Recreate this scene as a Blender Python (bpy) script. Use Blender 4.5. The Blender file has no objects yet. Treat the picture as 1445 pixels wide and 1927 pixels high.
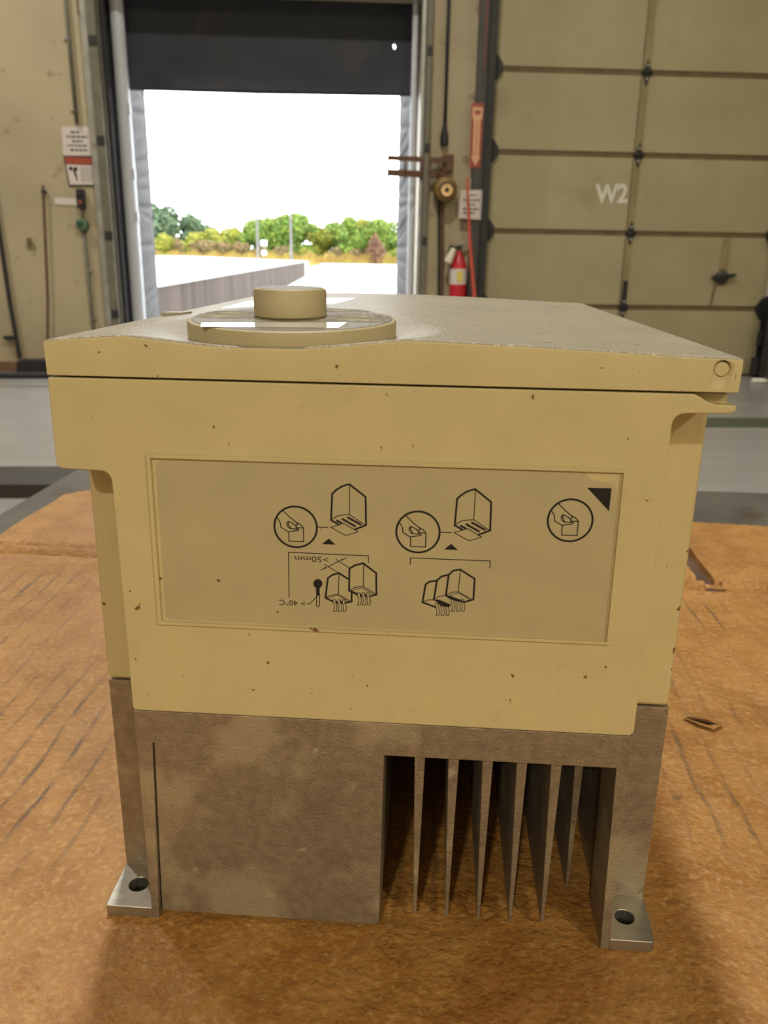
import bpy, bmesh, math, random
from mathutils import Matrix, Vector

random.seed(7)
scene = bpy.context.scene
COL = scene.collection

# ------------------------------------------------------------------ camera
cam_data = bpy.data.cameras.new('camera')
cam = bpy.data.objects.new('camera', cam_data)
COL.objects.link(cam)
cR = Vector((0.99845237, -0.05346144, 0.01532113))
cU = Vector((0.00153999, 0.30196559, 0.95331758))
cF = Vector((0.05559218, 0.9518186, -0.30158059))
mw = Matrix.Identity(4)
for i in range(3):
    mw[i][0], mw[i][1], mw[i][2] = cR[i], cU[i], -cF[i]
mw[2][3] = 0.9
cam.matrix_world = mw
cam_data.sensor_fit = 'VERTICAL'
cam_data.sensor_height = 36.0
cam_data.lens = 1524.6 * 36.0 / 1927.0
cam_data.clip_start = 0.01
cam_data.clip_end = 1000
cam_data.dof.use_dof = True
cam_data.dof.focus_distance = 0.185
cam_data.dof.aperture_fstop = 38.0
scene.camera = cam

# ------------------------------------------------------------------ world, exposure
world = bpy.data.worlds.new('overcast_sky')
scene.world = world
world.use_nodes = True
bg = world.node_tree.nodes['Background']
bg.inputs['Color'].default_value = (0.93, 0.97, 1.0, 1)
bg.inputs['Strength'].default_value = 8.0
vs = scene.view_settings
vs.view_transform = 'Standard'
vs.look = 'None'
vs.gamma = 1.0
vs.use_curve_mapping = False
vs.exposure = 0.0
LAMP_W = 315.0
LAMP_COL = (1.0, 0.90, 0.68)

# ------------------------------------------------------------------ materials
MATS = {}
def mat(name, col, rough=0.6, metal=0.0, var=0.12, scale=8.0, bump=0.0, bscale=None, spec=0.5,
        stains=(), detail=6.0, stretch=(1, 1, 1)):
    """procedural material: noise-mottled colour, optional stain layers (colour, scale, threshold, softness, amount), noise relief"""
    if name in MATS:
        return MATS[name]
    m = bpy.data.materials.new(name)
    m.use_nodes = True
    nt = m.node_tree
    N, L = nt.nodes, nt.links
    b = N['Principled BSDF']
    tc = N.new('ShaderNodeTexCoord')
    mp = N.new('ShaderNodeMapping')
    mp.inputs['Scale'].default_value = stretch
    L.new(tc.outputs['Object'], mp.inputs['Vector'])
    nz = N.new('ShaderNodeTexNoise')
    nz.inputs['Scale'].default_value = scale
    nz.inputs['Detail'].default_value = detail
    L.new(mp.outputs['Vector'], nz.inputs['Vector'])
    rp = N.new('ShaderNodeValToRGB')
    rp.color_ramp.elements[0].position = 0.3
    rp.color_ramp.elements[1].position = 0.7
    rp.color_ramp.elements[0].color = tuple(max(0, c * (1 - var)) for c in col) + (1,)
    rp.color_ramp.elements[1].color = tuple(min(1, c * (1 + var)) for c in col) + (1,)
    L.new(nz.outputs['Fac'], rp.inputs['Fac'])
    out = rp.outputs['Color']
    for i, (sc_, ssc, th, soft, amt) in enumerate(stains):
        n2 = N.new('ShaderNodeTexNoise')
        n2.inputs['Scale'].default_value = ssc
        n2.inputs['Detail'].default_value = 4.0
        off = N.new('ShaderNodeMapping')
        off.inputs['Location'].default_value = (3.1 * (i + 1), 1.7 * (i + 1), 0.9)
        L.new(mp.outputs['Vector'], off.inputs['Vector'])
        L.new(off.outputs['Vector'], n2.inputs['Vector'])
        mr = N.new('ShaderNodeMapRange')
        mr.inputs['From Min'].default_value = th
        mr.inputs['From Max'].default_value = th + soft
        mr.inputs['To Max'].default_value = amt
        L.new(n2.outputs['Fac'], mr.inputs['Value'])
        mx = N.new('ShaderNodeMix')
        mx.data_type = 'RGBA'
        L.new(mr.outputs['Result'], mx.inputs['Factor'])
        L.new(out, mx.inputs['A'])
        mx.inputs['B'].default_value = tuple(sc_) + (1,)
        out = mx.outputs['Result']
    L.new(out, b.inputs['Base Color'])
    b.inputs['Roughness'].default_value = rough
    b.inputs['Metallic'].default_value = metal
    b.inputs['Specular IOR Level'].default_value = spec
    if bump:
        n3 = N.new('ShaderNodeTexNoise')
        n3.inputs['Scale'].default_value = bscale or scale * 4
        n3.inputs['Detail'].default_value = 3.0
        L.new(mp.outputs['Vector'], n3.inputs['Vector'])
        bp = N.new('ShaderNodeBump')
        bp.inputs['Strength'].default_value = 1.0
        bp.inputs['Distance'].default_value = bump
        L.new(n3.outputs['Fac'], bp.inputs['Height'])
        L.new(bp.outputs['Normal'], b.inputs['Normal'])
    MATS[name] = m
    return m

RUST = (0.16, 0.055, 0.012)
PLASTIC = mat('beige_plastic', (0.585, 0.495, 0.27), 0.48, var=0.05, scale=60, bump=0.00008, bscale=2200, spec=0.5,
              stains=[((0.45, 0.36, 0.20), 130, 0.64, 0.12, 0.35), (RUST, 330, 0.69, 0.02, 0.9)])
DIALP = mat('greyed_beige_plastic', (0.47, 0.405, 0.245), 0.46, var=0.05, scale=60, bump=0.00008, bscale=2200)
LIDTOP = mat('textured_beige_plastic', (0.36, 0.325, 0.245), 0.42, var=0.10, scale=45, bump=0.0006, bscale=1200, spec=0.6,
             stains=[((0.26, 0.24, 0.20), 55, 0.52, 0.2, 0.6), (RUST, 330, 0.70, 0.02, 0.9)])
SHEET = mat('clear_film_label', (0.47, 0.405, 0.24), 0.36, var=0.05, scale=90, bump=0.00003, bscale=2200,
            stains=[((0.38, 0.31, 0.14), 180, 0.7, 0.06, 0.6), (RUST, 420, 0.72, 0.02, 0.9)])
INK = mat('black_ink', (0.006, 0.006, 0.007), 0.5, var=0.0)
ALU = mat('cast_aluminium', (0.345, 0.29, 0.222), 0.50, metal=0.7, var=0.16, scale=420, bump=0.00022, bscale=1500,
          stains=[((0.52, 0.47, 0.35), 42, 0.555, 0.08, 0.75), ((0.22, 0.18, 0.14), 65, 0.58, 0.16, 0.55), ((0.62, 0.58, 0.46), 160, 0.67, 0.05, 0.6)])
ALU_CUT = mat('machined_aluminium', (0.42, 0.40, 0.36), 0.42, metal=0.9, var=0.12, scale=150, bump=0.00003, bscale=900, stretch=(1, 4, 1),
              stains=[((0.35, 0.30, 0.22), 160, 0.6, 0.15, 0.6)])
DARKHOLE = mat('dark_plastic_and_hole_shade', (0.012, 0.011, 0.010), 0.7, var=0.1, scale=300)  # dark parts; also paints shade in the tear and screw holes
DIALTOP = mat('dial_membrane', (0.22, 0.195, 0.15), 0.46, var=0.10, scale=120, bump=0.0004, bscale=1300, spec=0.5)
GLOSS = mat('glossy_film', (0.62, 0.60, 0.55), 0.06, var=0.02, scale=40, spec=0.9)
WALLP = mat('cream_wall_paint', (0.40, 0.335, 0.215), 0.62, var=0.09, scale=1.6, bump=0.0015, bscale=40,
            stains=[((0.16, 0.11, 0.06), 7.0, 0.66, 0.08, 0.6), ((0.27, 0.22, 0.15), 1.2, 0.55, 0.25, 0.6)])
DOORP = mat('olive_cream_door_paint', (0.36, 0.318, 0.19), 0.5, var=0.08, scale=2.2, bump=0.001, bscale=55,
            stains=[((0.24, 0.18, 0.08), 2.3, 0.58, 0.2, 0.5)])
SEAMP = mat('brown_grime', (0.135, 0.095, 0.042), 0.7, var=0.25, scale=6)
STILE = mat('rust_streaked_cream', (0.27, 0.215, 0.105), 0.6, var=0.2, scale=9, stretch=(1, 1, .3))
BLACKST = mat('black_steel', (0.016, 0.016, 0.018), 0.55, var=0.3, scale=14, bump=0.001, bscale=60)
CHARC = mat('charcoal_steel', (0.055, 0.052, 0.045), 0.6, var=0.2, scale=9)
GALV = mat('galvanised_steel', (0.36, 0.36, 0.33), 0.45, metal=0.6, var=0.18, scale=11, stains=[((0.14, 0.11, 0.08), 5, 0.6, 0.15, 0.6)])
WHITEP = mat('white_pipe_paint', (0.52, 0.545, 0.59), 0.4, var=0.05, scale=12, stains=[((0.40, 0.40, 0.42), 14, 0.66, 0.08, 0.6)])
SEALF = mat('grey_vinyl', (0.075, 0.072, 0.073), 0.8, var=0.1, scale=7, bump=0.004, bscale=9, stretch=(1, 1, 2.5), spec=0.15)
SEALD = mat('dark_vinyl', (0.024, 0.028, 0.040), 0.7, var=0.2, scale=4, stains=[((0.06, 0.05, 0.05), 3, 0.58, 0.2, 0.5)])
CONC = mat('warehouse_concrete', (0.30, 0.295, 0.29), 0.30, var=0.12, scale=1.7, bump=0.0006, bscale=30, stretch=(1, 3, 1),
           stains=[((0.25, 0.23, 0.20), 1.1, 0.56, 0.2, 0.6), ((0.18, 0.16, 0.13), 5, 0.66, 0.1, 0.5)])
YARD = mat('yard_concrete', (0.42, 0.415, 0.405), 0.8, var=0.06, scale=0.4)
RETW = mat('stained_concrete', (0.060, 0.046, 0.038), 0.95, var=0.25, scale=0.6, stretch=(1, 1, .15), stains=[((0.022, 0.017, 0.014), 0.8, 0.55, 0.2, 0.7)], spec=0.1)
WOODD = mat('dark_timber', (0.032, 0.026, 0.020), 0.7, var=0.35, scale=10, stretch=(.3, 3, 3), bump=0.003, bscale=30)
WOODB = mat('brown_timber', (0.16, 0.085, 0.045), 0.7, var=0.25, scale=10, stretch=(.3, 3, 3))
TABLET = mat('weathered_grey_steel', (0.095, 0.090, 0.078), 0.55, metal=0.2, var=0.22, scale=16, bump=0.0006, bscale=140,
             stains=[((0.055, 0.032, 0.022), 15, 0.52, 0.12, 0.85), ((0.14, 0.135, 0.12), 9, 0.6, 0.2, 0.5)])
PAPER = mat('white_paper', (0.60, 0.54, 0.51), 0.35, var=0.05, scale=14, spec=0.6)
REDP = mat('red_paint', (0.50, 0.018, 0.03), 0.35, var=0.1, scale=14)
REDO = mat('faded_red_paint', (0.50, 0.085, 0.055), 0.5, var=0.15, scale=20)
ORANGE = mat('faded_orange_print', (0.62, 0.36, 0.20), 0.5, var=0.1, scale=40)
REDB = mat('red_brown_print', (0.30, 0.055, 0.03), 0.45, var=0.25, scale=30)
CREAMP = mat('cream_plastic', (0.66, 0.60, 0.46), 0.5, var=0.06, scale=20)
YELLP = mat('yellow_print', (0.65, 0.52, 0.10), 0.5, var=0.06, scale=20)
OCHRE = mat('ochre_lamp_paint', (0.20, 0.115, 0.025), 0.5, metal=0.2, var=0.3, scale=22)
BRASS = mat('pale_brass', (0.75, 0.50, 0.24), 0.4, metal=0.3, var=0.15, scale=40)
RUSTP = mat('rusted_pipe', (0.12, 0.06, 0.035), 0.7, var=0.3, scale=25)
CONDUIT = mat('grey_brown_conduit', (0.135, 0.125, 0.09), 0.55, var=0.15, scale=12)
GREENB = mat('green_box_paint', (0.10, 0.155, 0.10), 0.5, var=0.15, scale=20)
GREEND = mat('deep_green', (0.012, 0.07, 0.028), 0.4, var=0.1, scale=20)
TEXTD = mat('faded_black_print', (0.07, 0.06, 0.06), 0.6, var=0.1, scale=60)
WHITEL = mat('white_stencil_paint', (0.66, 0.64, 0.56), 0.6, var=0.08, scale=30)
CEIL = mat('ceiling_deck', (0.40, 0.38, 0.34), 0.8, var=0.1, scale=1.0)
STRIPE = mat('dark_green_band', (0.07, 0.085, 0.055), 0.6, var=0.3, scale=6)
WHITEPL = mat('white_plastic', (0.85, 0.85, 0.85), 0.35, var=0.02, scale=20)

def leaf_mat(name, a, b):
    m = bpy.data.materials.new(name)
    m.use_nodes = True
    nt = m.node_tree
    bs = nt.nodes['Principled BSDF']
    nz = nt.nodes.new('ShaderNodeTexNoise')
    nz.inputs['Scale'].default_value = 0.55
    nz.inputs['Detail'].default_value = 5
    tc = nt.nodes.new('ShaderNodeTexCoord')
    rp = nt.nodes.new('ShaderNodeValToRGB')
    rp.color_ramp.elements[0].position = .35
    rp.color_ramp.elements[1].position = .65
    rp.color_ramp.elements[0].color = a + (1,)
    rp.color_ramp.elements[1].color = b + (1,)
    nt.links.new(tc.outputs['Object'], nz.inputs['Vector'])
    nt.links.new(nz.outputs['Fac'], rp.inputs['Fac'])
    nt.links.new(rp.outputs['Color'], bs.inputs['Base Color'])
    bs.inputs['Roughness'].default_value = 0.8
    return m
LEAF_G = leaf_mat('fresh_green_leaves', (0.0520, 0.1106, 0.0090), (0.1417, 0.1871, 0.0151))
LEAF_Y = leaf_mat('yellow_green_leaves', (0.1134, 0.1446, 0.0090), (0.2079, 0.1871, 0.0151))
LEAF_D = leaf_mat('blue_green_leaves', (0.0378, 0.0724, 0.0378), (0.0804, 0.1191, 0.0492))
LEAF_R = leaf_mat('rust_brown_leaves', (0.0819, 0.0378, 0.0158), (0.1386, 0.0630, 0.0284))
LEAF_T = leaf_mat('tawny_shrub_leaves', (0.1008, 0.0819, 0.0221), (0.1638, 0.1008, 0.0378))
GRASS = leaf_mat('dry_orange_grass', (0.1701, 0.0945, 0.0138), (0.1890, 0.1386, 0.0158))
BARK = mat('grey_bark', (0.05, 0.045, 0.04), 0.9, var=0.2, scale=3)
POLEW = mat('pale_weathered_pole', (0.085, 0.078, 0.07), 0.8, var=0.12, scale=2)

# ------------------------------------------------------------------ mesh helpers
class MB:
    def __init__(self):
        self.v, self.f, self.s = [], [], []
    def add(self, vs_, fs, smooth=False):
        o = len(self.v)
        self.v += [tuple(p) for p in vs_]
        self.f += [tuple(i + o for i in f) for f in fs]
        self.s += [smooth] * len(fs)
        return self
    def box(self, x0, x1, y0, y1, z0, z1):
        vs_ = [(x, y, z) for z in (z0, z1) for y in (y0, y1) for x in (x0, x1)]
        return self.add(vs_, [(0, 2, 3, 1), (4, 5, 7, 6), (0, 1, 5, 4), (2, 6, 7, 3), (0, 4, 6, 2), (1, 3, 7, 5)])
    def hexa(self, bot, top):
        """bot/top: four (x, y, z) corners each, counter-clockwise from above"""
        return self.add(list(bot) + list(top), [(3, 2, 1, 0), (4, 5, 6, 7)] + [(i, (i + 1) % 4, 4 + (i + 1) % 4, 4 + i) for i in range(4)])
    def prism(self, poly, a, b, axis='y'):
        """poly of 2-D points extruded from a to b along an axis"""
        n = len(poly)
        if axis == 'y':
            P = lambda p, t: (p[0], t, p[1])
        elif axis == 'z':
            P = lambda p, t: (p[0], p[1], t)
        else:
            P = lambda p, t: (t, p[0], p[1])
        vs_ = [P(p, a) for p in poly] + [P(p, b) for p in poly]
        return self.add(vs_, [tuple(range(n)), tuple(range(2 * n - 1, n - 1, -1))] + [(i, n + i, n + (i + 1) % n, (i + 1) % n) for i in range(n)])
    def tube(self, pts, r, n=12, caps=True):
        pts = [Vector(p) for p in pts]
        rr = r if isinstance(r, (list, tuple)) else [r] * len(pts)
        rings = []
        for i, p in enumerate(pts):
            d = (pts[min(i + 1, len(pts) - 1)] - pts[max(i - 1, 0)]).normalized()
            a = d.cross(Vector((0, 0, 1)))
            if a.length < 1e-3:
                a = Vector((1, 0, 0))
            a.normalize()
            b = d.cross(a)
            rings.append([p + (a * math.cos(2 * math.pi * k / n) + b * math.sin(2 * math.pi * k / n)) * rr[i] for k in range(n)])
        vs_ = [q for ring in rings for q in ring]
        fs = []
        for i in range(len(pts) - 1):
            for k in range(n):
                fs.append((i * n + k, i * n + (k + 1) % n, (i + 1) * n + (k + 1) % n, (i + 1) * n + k))
        self.add(vs_, fs, True)
        if caps:
            self.add(rings[0], [tuple(range(n - 1, -1, -1))])
            self.add(rings[-1], [tuple(range(n))])
        return self
    def lathe(self, prof, c=(0, 0, 0), n=48, axis='z', smooth=True):
        """prof: (radius, height) pairs turned about an axis through c"""
        vs_, fs = [], []
        for r, h in prof:
            for k in range(n):
                t = 2 * math.pi * k / n
                x, y = r * math.cos(t), r * math.sin(t)
                vs_.append((c[0] + x, c[1] + y, c[2] + h) if axis == 'z' else (c[0] + x, c[1] - h, c[2] + y))
        for i in range(len(prof) - 1):
            for k in range(n):
                fs.append((i * n + k, i * n + (k + 1) % n, (i + 1) * n + (k + 1) % n, (i + 1) * n + k))
        self.add(vs_, fs, smooth)
        m = len(prof) - 1
        self.add(vs_[:n], [tuple(range(n - 1, -1, -1))])
        self.add(vs_[m * n:], [tuple(range(n))])
        return self
    def build(self, name, m, parent=None, bevel=0.0, seg=2, label=None, weld=True, sharp=35):
        me = bpy.data.meshes.new(name)
        bm = bmesh.new()
        bv = [bm.verts.new(p) for p in self.v]
        for f, s in zip(self.f, self.s):
            try:
                fc = bm.faces.new([bv[i] for i in f])
                fc.smooth = s
            except ValueError:
                pass
        if weld:
            bmesh.ops.remove_doubles(bm, verts=bm.verts, dist=1e-6)
        bmesh.ops.recalc_face_normals(bm, faces=bm.faces)
        if bevel:
            es = [e for e in bm.edges if len(e.link_faces) == 2 and e.calc_face_angle(0) > math.radians(25)]
            bmesh.ops.bevel(bm, geom=es, offset=bevel, segments=seg, profile=0.5, affect='EDGES', clamp_overlap=True)
            for fc in bm.faces:
                fc.smooth = True
        for e in bm.edges:
            if len(e.link_faces) == 2 and e.calc_face_angle(0) > math.radians(sharp):
                e.smooth = False
        bm.to_mesh(me)
        bm.free()
        me.materials.append(m)
        o = bpy.data.objects.new(name, me)
        COL.objects.link(o)
        if bevel:
            wn = o.modifiers.new('weighted_normals', 'WEIGHTED_NORMAL')
            wn.keep_sharp = True
            wn.weight = 100
        if parent:
            o.parent = parent
        if label:
            o['label'] = label
        return o

def tag(o, label, cat, group=None, kind=None):
    o['label'] = label
    o['category'] = cat
    if group:
        o['group'] = group
    if kind:
        o['kind'] = kind
    return o

def struct(o, label=None):
    o['kind'] = 'structure'
    if label:
        o['label'] = label
    return o

def empty(name, loc, rz=0.0):
    o = bpy.data.objects.new(name, None)
    o.empty_display_size = 0.05
    COL.objects.link(o)
    o.location = loc
    o.rotation_euler = (0, 0, rz)
    return o

def arc(cx, cy, r, a0, a1, n=6):
    return [(cx + r * math.cos(math.radians(a0 + (a1 - a0) * k / n)), cy + r * math.sin(math.radians(a0 + (a1 - a0) * k / n))) for k in range(n + 1)]

def text_mesh(body, size, name, m, parent, loc, rot, align='CENTER', bold=0.0, squash=1.0, thick=0.0, label=None):
    cu = bpy.data.curves.new(name, 'FONT')
    cu.body = body
    cu.size = size
    cu.align_x = align
    cu.align_y = 'CENTER'
    cu.offset = bold
    cu.extrude = thick
    tmp = bpy.data.objects.new(name, cu)
    COL.objects.link(tmp)
    bpy.context.view_layer.update()
    dg = bpy.context.evaluated_depsgraph_get()
    me = bpy.data.meshes.new_from_object(tmp.evaluated_get(dg))
    bpy.data.objects.remove(tmp)
    bpy.data.curves.remove(cu)
    o = bpy.data.objects.new(name, me)
    me.materials.clear()
    me.materials.append(m)
    COL.objects.link(o)
    o.parent = parent
    o.location = loc
    o.rotation_euler = rot
    o.scale = (squash, 1, 1)
    if label:
        o['label'] = label
    return o

# ================================================================== the building
RX0, RX1, RY0, WY = -7.0, 7.0, -7.0, 6.5        # room limits; WY is the inner face of the dock wall
RZ = 6.0
struct(MB().box(RX0, RX1, RY0, WY + 0.42, -0.3, 0).build('floor', CONC), 'worn grey concrete warehouse floor')
struct(MB().box(RX0 - .3, RX1 + .3, RY0 - .3, WY + 0.4, RZ, RZ + .2).build('ceiling', CEIL), 'flat warehouse roof deck')
struct(MB().box(RX0 - .3, RX0, RY0, WY + .4, 0, RZ).build('wall_left', WALLP), 'cream side wall of the warehouse')
struct(MB().box(RX1, RX1 + .3, RY0, WY + .4, 0, RZ).build('wall_right', WALLP), 'cream side wall of the warehouse')
struct(MB().box(RX0 - .3, RX1 + .3, RY0 - .3, RY0, 0, RZ).build('wall_rear', WALLP), 'cream rear wall of the warehouse')
OX0, OX1, OZ = -1.68, 0.60, 2.66                # open dock doorway
PX0, PX1, PZ = 1.06, 3.44, 2.80                 # doorway of the closed door
wf = MB()
wf.box(RX0, OX0, WY, WY + .25, 0, RZ)
wf.box(OX1, PX0, WY, WY + .25, 0, RZ)
wf.box(PX1, RX1, WY, WY + .25, 0, RZ)
wf.box(OX0, OX1, WY, WY + .25, OZ, RZ)
wf.box(PX0, PX1, WY, WY + .25, PZ, RZ)
struct(wf.build('wall_front', WALLP, weld=False), 'cream painted dock wall with two door openings')
struct(MB().box(OX0 - .06, OX1 + .06, WY - .05, WY, OZ - .03, OZ + .06).build('trim_1', GALV, bevel=.004), 'steel lintel angle over the open dock doorway')
struct(MB().box(-6.9, -1.95, WY - .05, WY, 0, 0.075).build('baseboard_front', WOODB, bevel=.004), 'brown timber kick board along the foot of the dock wall')

# high bay lamps and two added fill lamps: their light lives with them
def lamp(x, y, w, label, col=LAMP_COL):
    root = empty('high_bay_lamp', (x, y, RZ))
    MB().tube([(0, 0, 0), (0, 0, -.25)], .012, 8).build('stem', BLACKST, root)
    MB().lathe([(.06, -.20), (.09, -.22), (.10, -.34), (.20, -.46), (.235, -.55), (.225, -.55), (.19, -.47), (.05, -.40)], n=32).build('reflector', GALV, root)
    li = bpy.data.lights.new('lamp_light', 'AREA')
    li.shape = 'DISK'
    li.size = 0.36
    li.energy = w
    li.color = col
    lo = bpy.data.objects.new('lamp_light', li)
    COL.objects.link(lo)
    lo.parent = root
    lo.location = (0, 0, -.53)
    tag(root, label, 'lamp', 'high bay lamps under the roof')
lamp(-1.9, -6.3, LAMP_W, 'high bay lamp above and left of the table')
lamp(4.1, -6.3, LAMP_W, 'high bay lamp above and right of the table')
lamp(-0.1, 2.4, 170.0, 'high bay lamp ahead of the table near the open doorway', (1.0, 0.95, 0.84))
lamp(-3.7, 4.7, 150.0, 'added fill lamp brightening the wall and floor left of the doorway', (1.0, 0.95, 0.84))  # added fill lamp, brightens the left floor and wall
lamp(4.6, 2.6, LAMP_W * .14, 'added weak fill lamp on the right brightening door W2')  # added fill lamp, lifts door W2 and the wall beside it

# ------------------------------------------------------------------ open dock doorway
# the raised sectional door, lifted straight up its tracks
d1 = empty('door_1', (0, WY - .16, 2.80))
struct(d1, 'raised sectional dock door standing above its opening')
for k in range(4):
    MB().box(OX0 - .05, OX1 + .05, 0, .045, k * .58, k * .58 + .565).build('panel', DOORP, d1, bevel=.003)

def track(x0, x1, label):
    o = empty('door_track', (x0, WY, 0))
    w = x1 - x0
    MB().box(0, w * .38, -.09, 0, 0.0, 2.95).build('wall_angle', GALV, o, bevel=.002)
    MB().prism([(w * .45, -.12), (w, -.12), (w, -.105), (w * .55, -.105), (w * .55, -.015), (w, -.015), (w, -.001), (w * .45, -.001)], 0.0, 2.95, 'z').build('channel', CONDUIT, o)
    for z in (0.42, 0.98, 1.62, 2.25):
        MB().box(w * .5, w * 1.02, -.128, -.12, z, z + .06).build('bolt_plate', BLACKST, o, bevel=.002)
    return tag(o, label, 'door track')
track(-1.765, -1.655, 'galvanised vertical door track left of the open dock doorway')
track(0.59, 0.66, 'galvanised vertical door track right of the open dock doorway')
tag(MB().box(-1.676, -1.634, 6.53, 6.62, 0, 2.62).build('black_gap_strip', BLACKST, bevel=.006), 'black strip filling the gap between door track and white pipe', 'gasket')  # plain black strip closing the gap beside the track

def pipe(x, y, r, label, rings):
    o = empty('guard_pipe', (x, y, 0))
    MB().tube([(0, 0, 0), (0, 0, 2.65)], r, 24).build('pipe', WHITEP, o)
    for z in rings:
        MB().box(r * .2, r * 1.15, -r * .9, -r * .2, z, z + .07).build('clip', WHITEP, o, bevel=.004)
    MB().lathe([(r * 1.9, 0), (r * 1.9, .012), (r * 1.05, .016)], n=24).build('flange', GALV, o)
    return tag(o, label, 'pipe')
pipe(-1.572, 6.66, 0.049, 'thick white vertical pipe inside the left door jamb', (1.86, 1.42, 1.12))
pipe(0.556, 6.60, 0.022, 'slim white vertical pipe inside the right door jamb', (1.2,))

def wrinkled(pa, pb, back, z0, z1, name_seed, label):
    """a dock seal pad: sagging, wrinkled vinyl face from plan point pa to pb, closed at the back"""
    rnd = random.Random(name_seed)
    folds = [(z0 + (k + rnd.uniform(.2, .8)) * (z1 - z0) / 26, rnd.uniform(.008, .018), rnd.uniform(-.10, .22)) for k in range(26)]
    nu, nz = 10, 300
    nx, ny = (pb[1] - pa[1]), -(pb[0] - pa[0])
    ln = math.hypot(nx, ny)
    nx, ny = nx / ln, ny / ln
    vs_, fs = [], []
    for j in range(nz + 1):
        z = z0 + (z1 - z0) * j / nz
        for i in range(nu + 1):
            t = i / nu
            d = .012 * math.sin(math.pi * t)
            for zc, amp, sl in folds:
                e = (z - zc - sl * (t - .5)) / .022
                d -= 1.5 * amp * math.exp(-e * e) * (.15 + .85 * math.sin(math.pi * t))
            vs_.append((pa[0] + (pb[0] - pa[0]) * t + nx * d, pa[1] + (pb[1] - pa[1]) * t + ny * d, z))
    w = nu + 1
    for j in range(nz):
        for i in range(nu):
            fs.append((j * w + i, j * w + i + 1, (j + 1) * w + i + 1, (j + 1) * w + i))
    m = MB().add(vs_, fs, True)
    m.build_pts = None
    o = empty('dock_seal_pad', (0, 0, 0))
    m.build('pad_cover', SEALF, o, sharp=80)
    bx = sorted((back, (min if nx > 0 else max)(pa[0], pb[0]) - nx * .05))
    MB().box(bx[0], bx[1], max(6.765, min(pa[1], pb[1])), max(pa[1], pb[1]) - .02, z0, z1).build('pad_core', SEALD, o)
    return tag(o, label, 'dock seal')
wrinkled((-1.560, 6.77), (-1.590, 7.50), -1.80, -.2, 2.62, 3, 'wrinkled grey vinyl dock seal pad left of the bright opening')
sr = wrinkled((0.513, 7.50), (0.555, 6.77), 0.80, -.2, 2.62, 5, 'wrinkled grey vinyl dock seal pad right of the bright opening')

# header curtain with a small torn hole near its right end
hd = empty('header_curtain', (0, 6.76, 2.055))
bm = bmesh.new()
outer = [(-1.75, 0), (0.75, 0.012), (0.75, .80), (-1.75, .80)]
hole = [(0.418 + .013 * math.cos(t) * (1 + .25 * math.sin(3 * t)), .335 + .026 * math.sin(t)) for t in [2 * math.pi * k / 14 for k in range(14)]]
es = []
for loop in (outer, hole):
    vv = [bm.verts.new((p[0], 0, p[1])) for p in loop]
    for i in range(len(vv)):
        es.append(bm.edges.new((vv[i], vv[(i + 1) % len(vv)])))
bmesh.ops.triangle_fill(bm, edges=es, use_beauty=True)
ret = bmesh.ops.extrude_face_region(bm, geom=list(bm.faces))
bmesh.ops.translate(bm, vec=(0, .10, 0), verts=[g for g in ret['geom'] if isinstance(g, bmesh.types.BMVert)])
bmesh.ops.recalc_face_normals(bm, faces=bm.faces)
me = bpy.data.meshes.new('curtain_face')
bm.to_mesh(me)
bm.free()
me.materials.append(SEALD)
hc = bpy.data.objects.new('curtain_face', me)
COL.objects.link(hc)
hc.parent = hd
MB().tube([(-1.75, .02, .004), (-.6, .02, .0), (.75, .02, .014)], .014, 10).build('hem', SEALD, hd)
tag(hd, 'dark vinyl header curtain hanging across the top of the open doorway', 'curtain')

# ------------------------------------------------------------------ closed sectional door W2
DY = 6.56
d2 = empty('door_2', (0, DY, 0))
struct(d2, 'closed olive cream sectional dock door stencilled W2')
seams = [0.0, 0.535, 1.095, 1.655, 2.215, 2.775]
for k in range(5):
    z0, z1 = seams[k] + (.019 if k else .012), seams[k + 1] - .019
    MB().box(PX0 + .01, PX1 - .01, 0, .045, z0, z1).build('panel', DOORP, d2, bevel=.006)
    MB().box(2.248, 2.292, -.006, 0, z0 + .01, z1 - .01).build('stile', STILE, d2, bevel=.002)
    MB().box(2.232, 2.240, -.004, 0, z0 + .01, z1 - .01).build('stile_edge', SEAMP, d2)
    if k:
        MB().box(PX0 + .01, PX1 - .01, .010, .04, seams[k] - .021, seams[k] + .021).build('rail', SEAMP, d2)
        def dia(cx, cz, w, h, y0, y1):
            return MB().prism([(cx, cz - h), (cx + w * .45, cz - h * .38), (cx + w, cz), (cx + w * .45, cz + h * .38), (cx, cz + h), (cx - w * .45, cz + h * .38), (cx - w, cz), (cx - w * .45, cz - h * .38)], y0, y1, 'y')
        h = dia(2.27, seams[k], .043, .092, -.016, -.004).build('hinge', BLACKST, d2, bevel=.002)
        for dz in (-.045, .045):
            MB().lathe([(.010, 0), (.010, .008), (.004, .010)], (2.27, -.016, seams[k] + dz), 10, 'y').build('bolt', GALV, h)
        MB().tube([(2.24, -.022, seams[k]), (2.30, -.022, seams[k])], .009, 8).build('knuckle', BLACKST, h)
        for sx, cx in ((1, 1.145), (-1, 3.405)):
            q = MB().prism([(cx - sx * .03, seams[k] - .10), (cx + sx * .012, seams[k] - .075), (cx + sx * .05, seams[k] - .02), (cx + sx * .05, seams[k] + .03), (cx + sx * .012, seams[k] + .08), (cx - sx * .03, seams[k] + .105)][::sx], -.035, -.004, 'y').build('roller_hinge', BLACKST, d2, bevel=.003)
            MB().tube([(cx, -.045, seams[k]), (cx - sx * .06, -.045, seams[k])], .02, 12).build('roller', BLACKST, q)
MB().box(2.248, 2.285, -.024, -.006, .54, .74).build('lift_handle', BLACKST, d2, bevel=.006)
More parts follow.
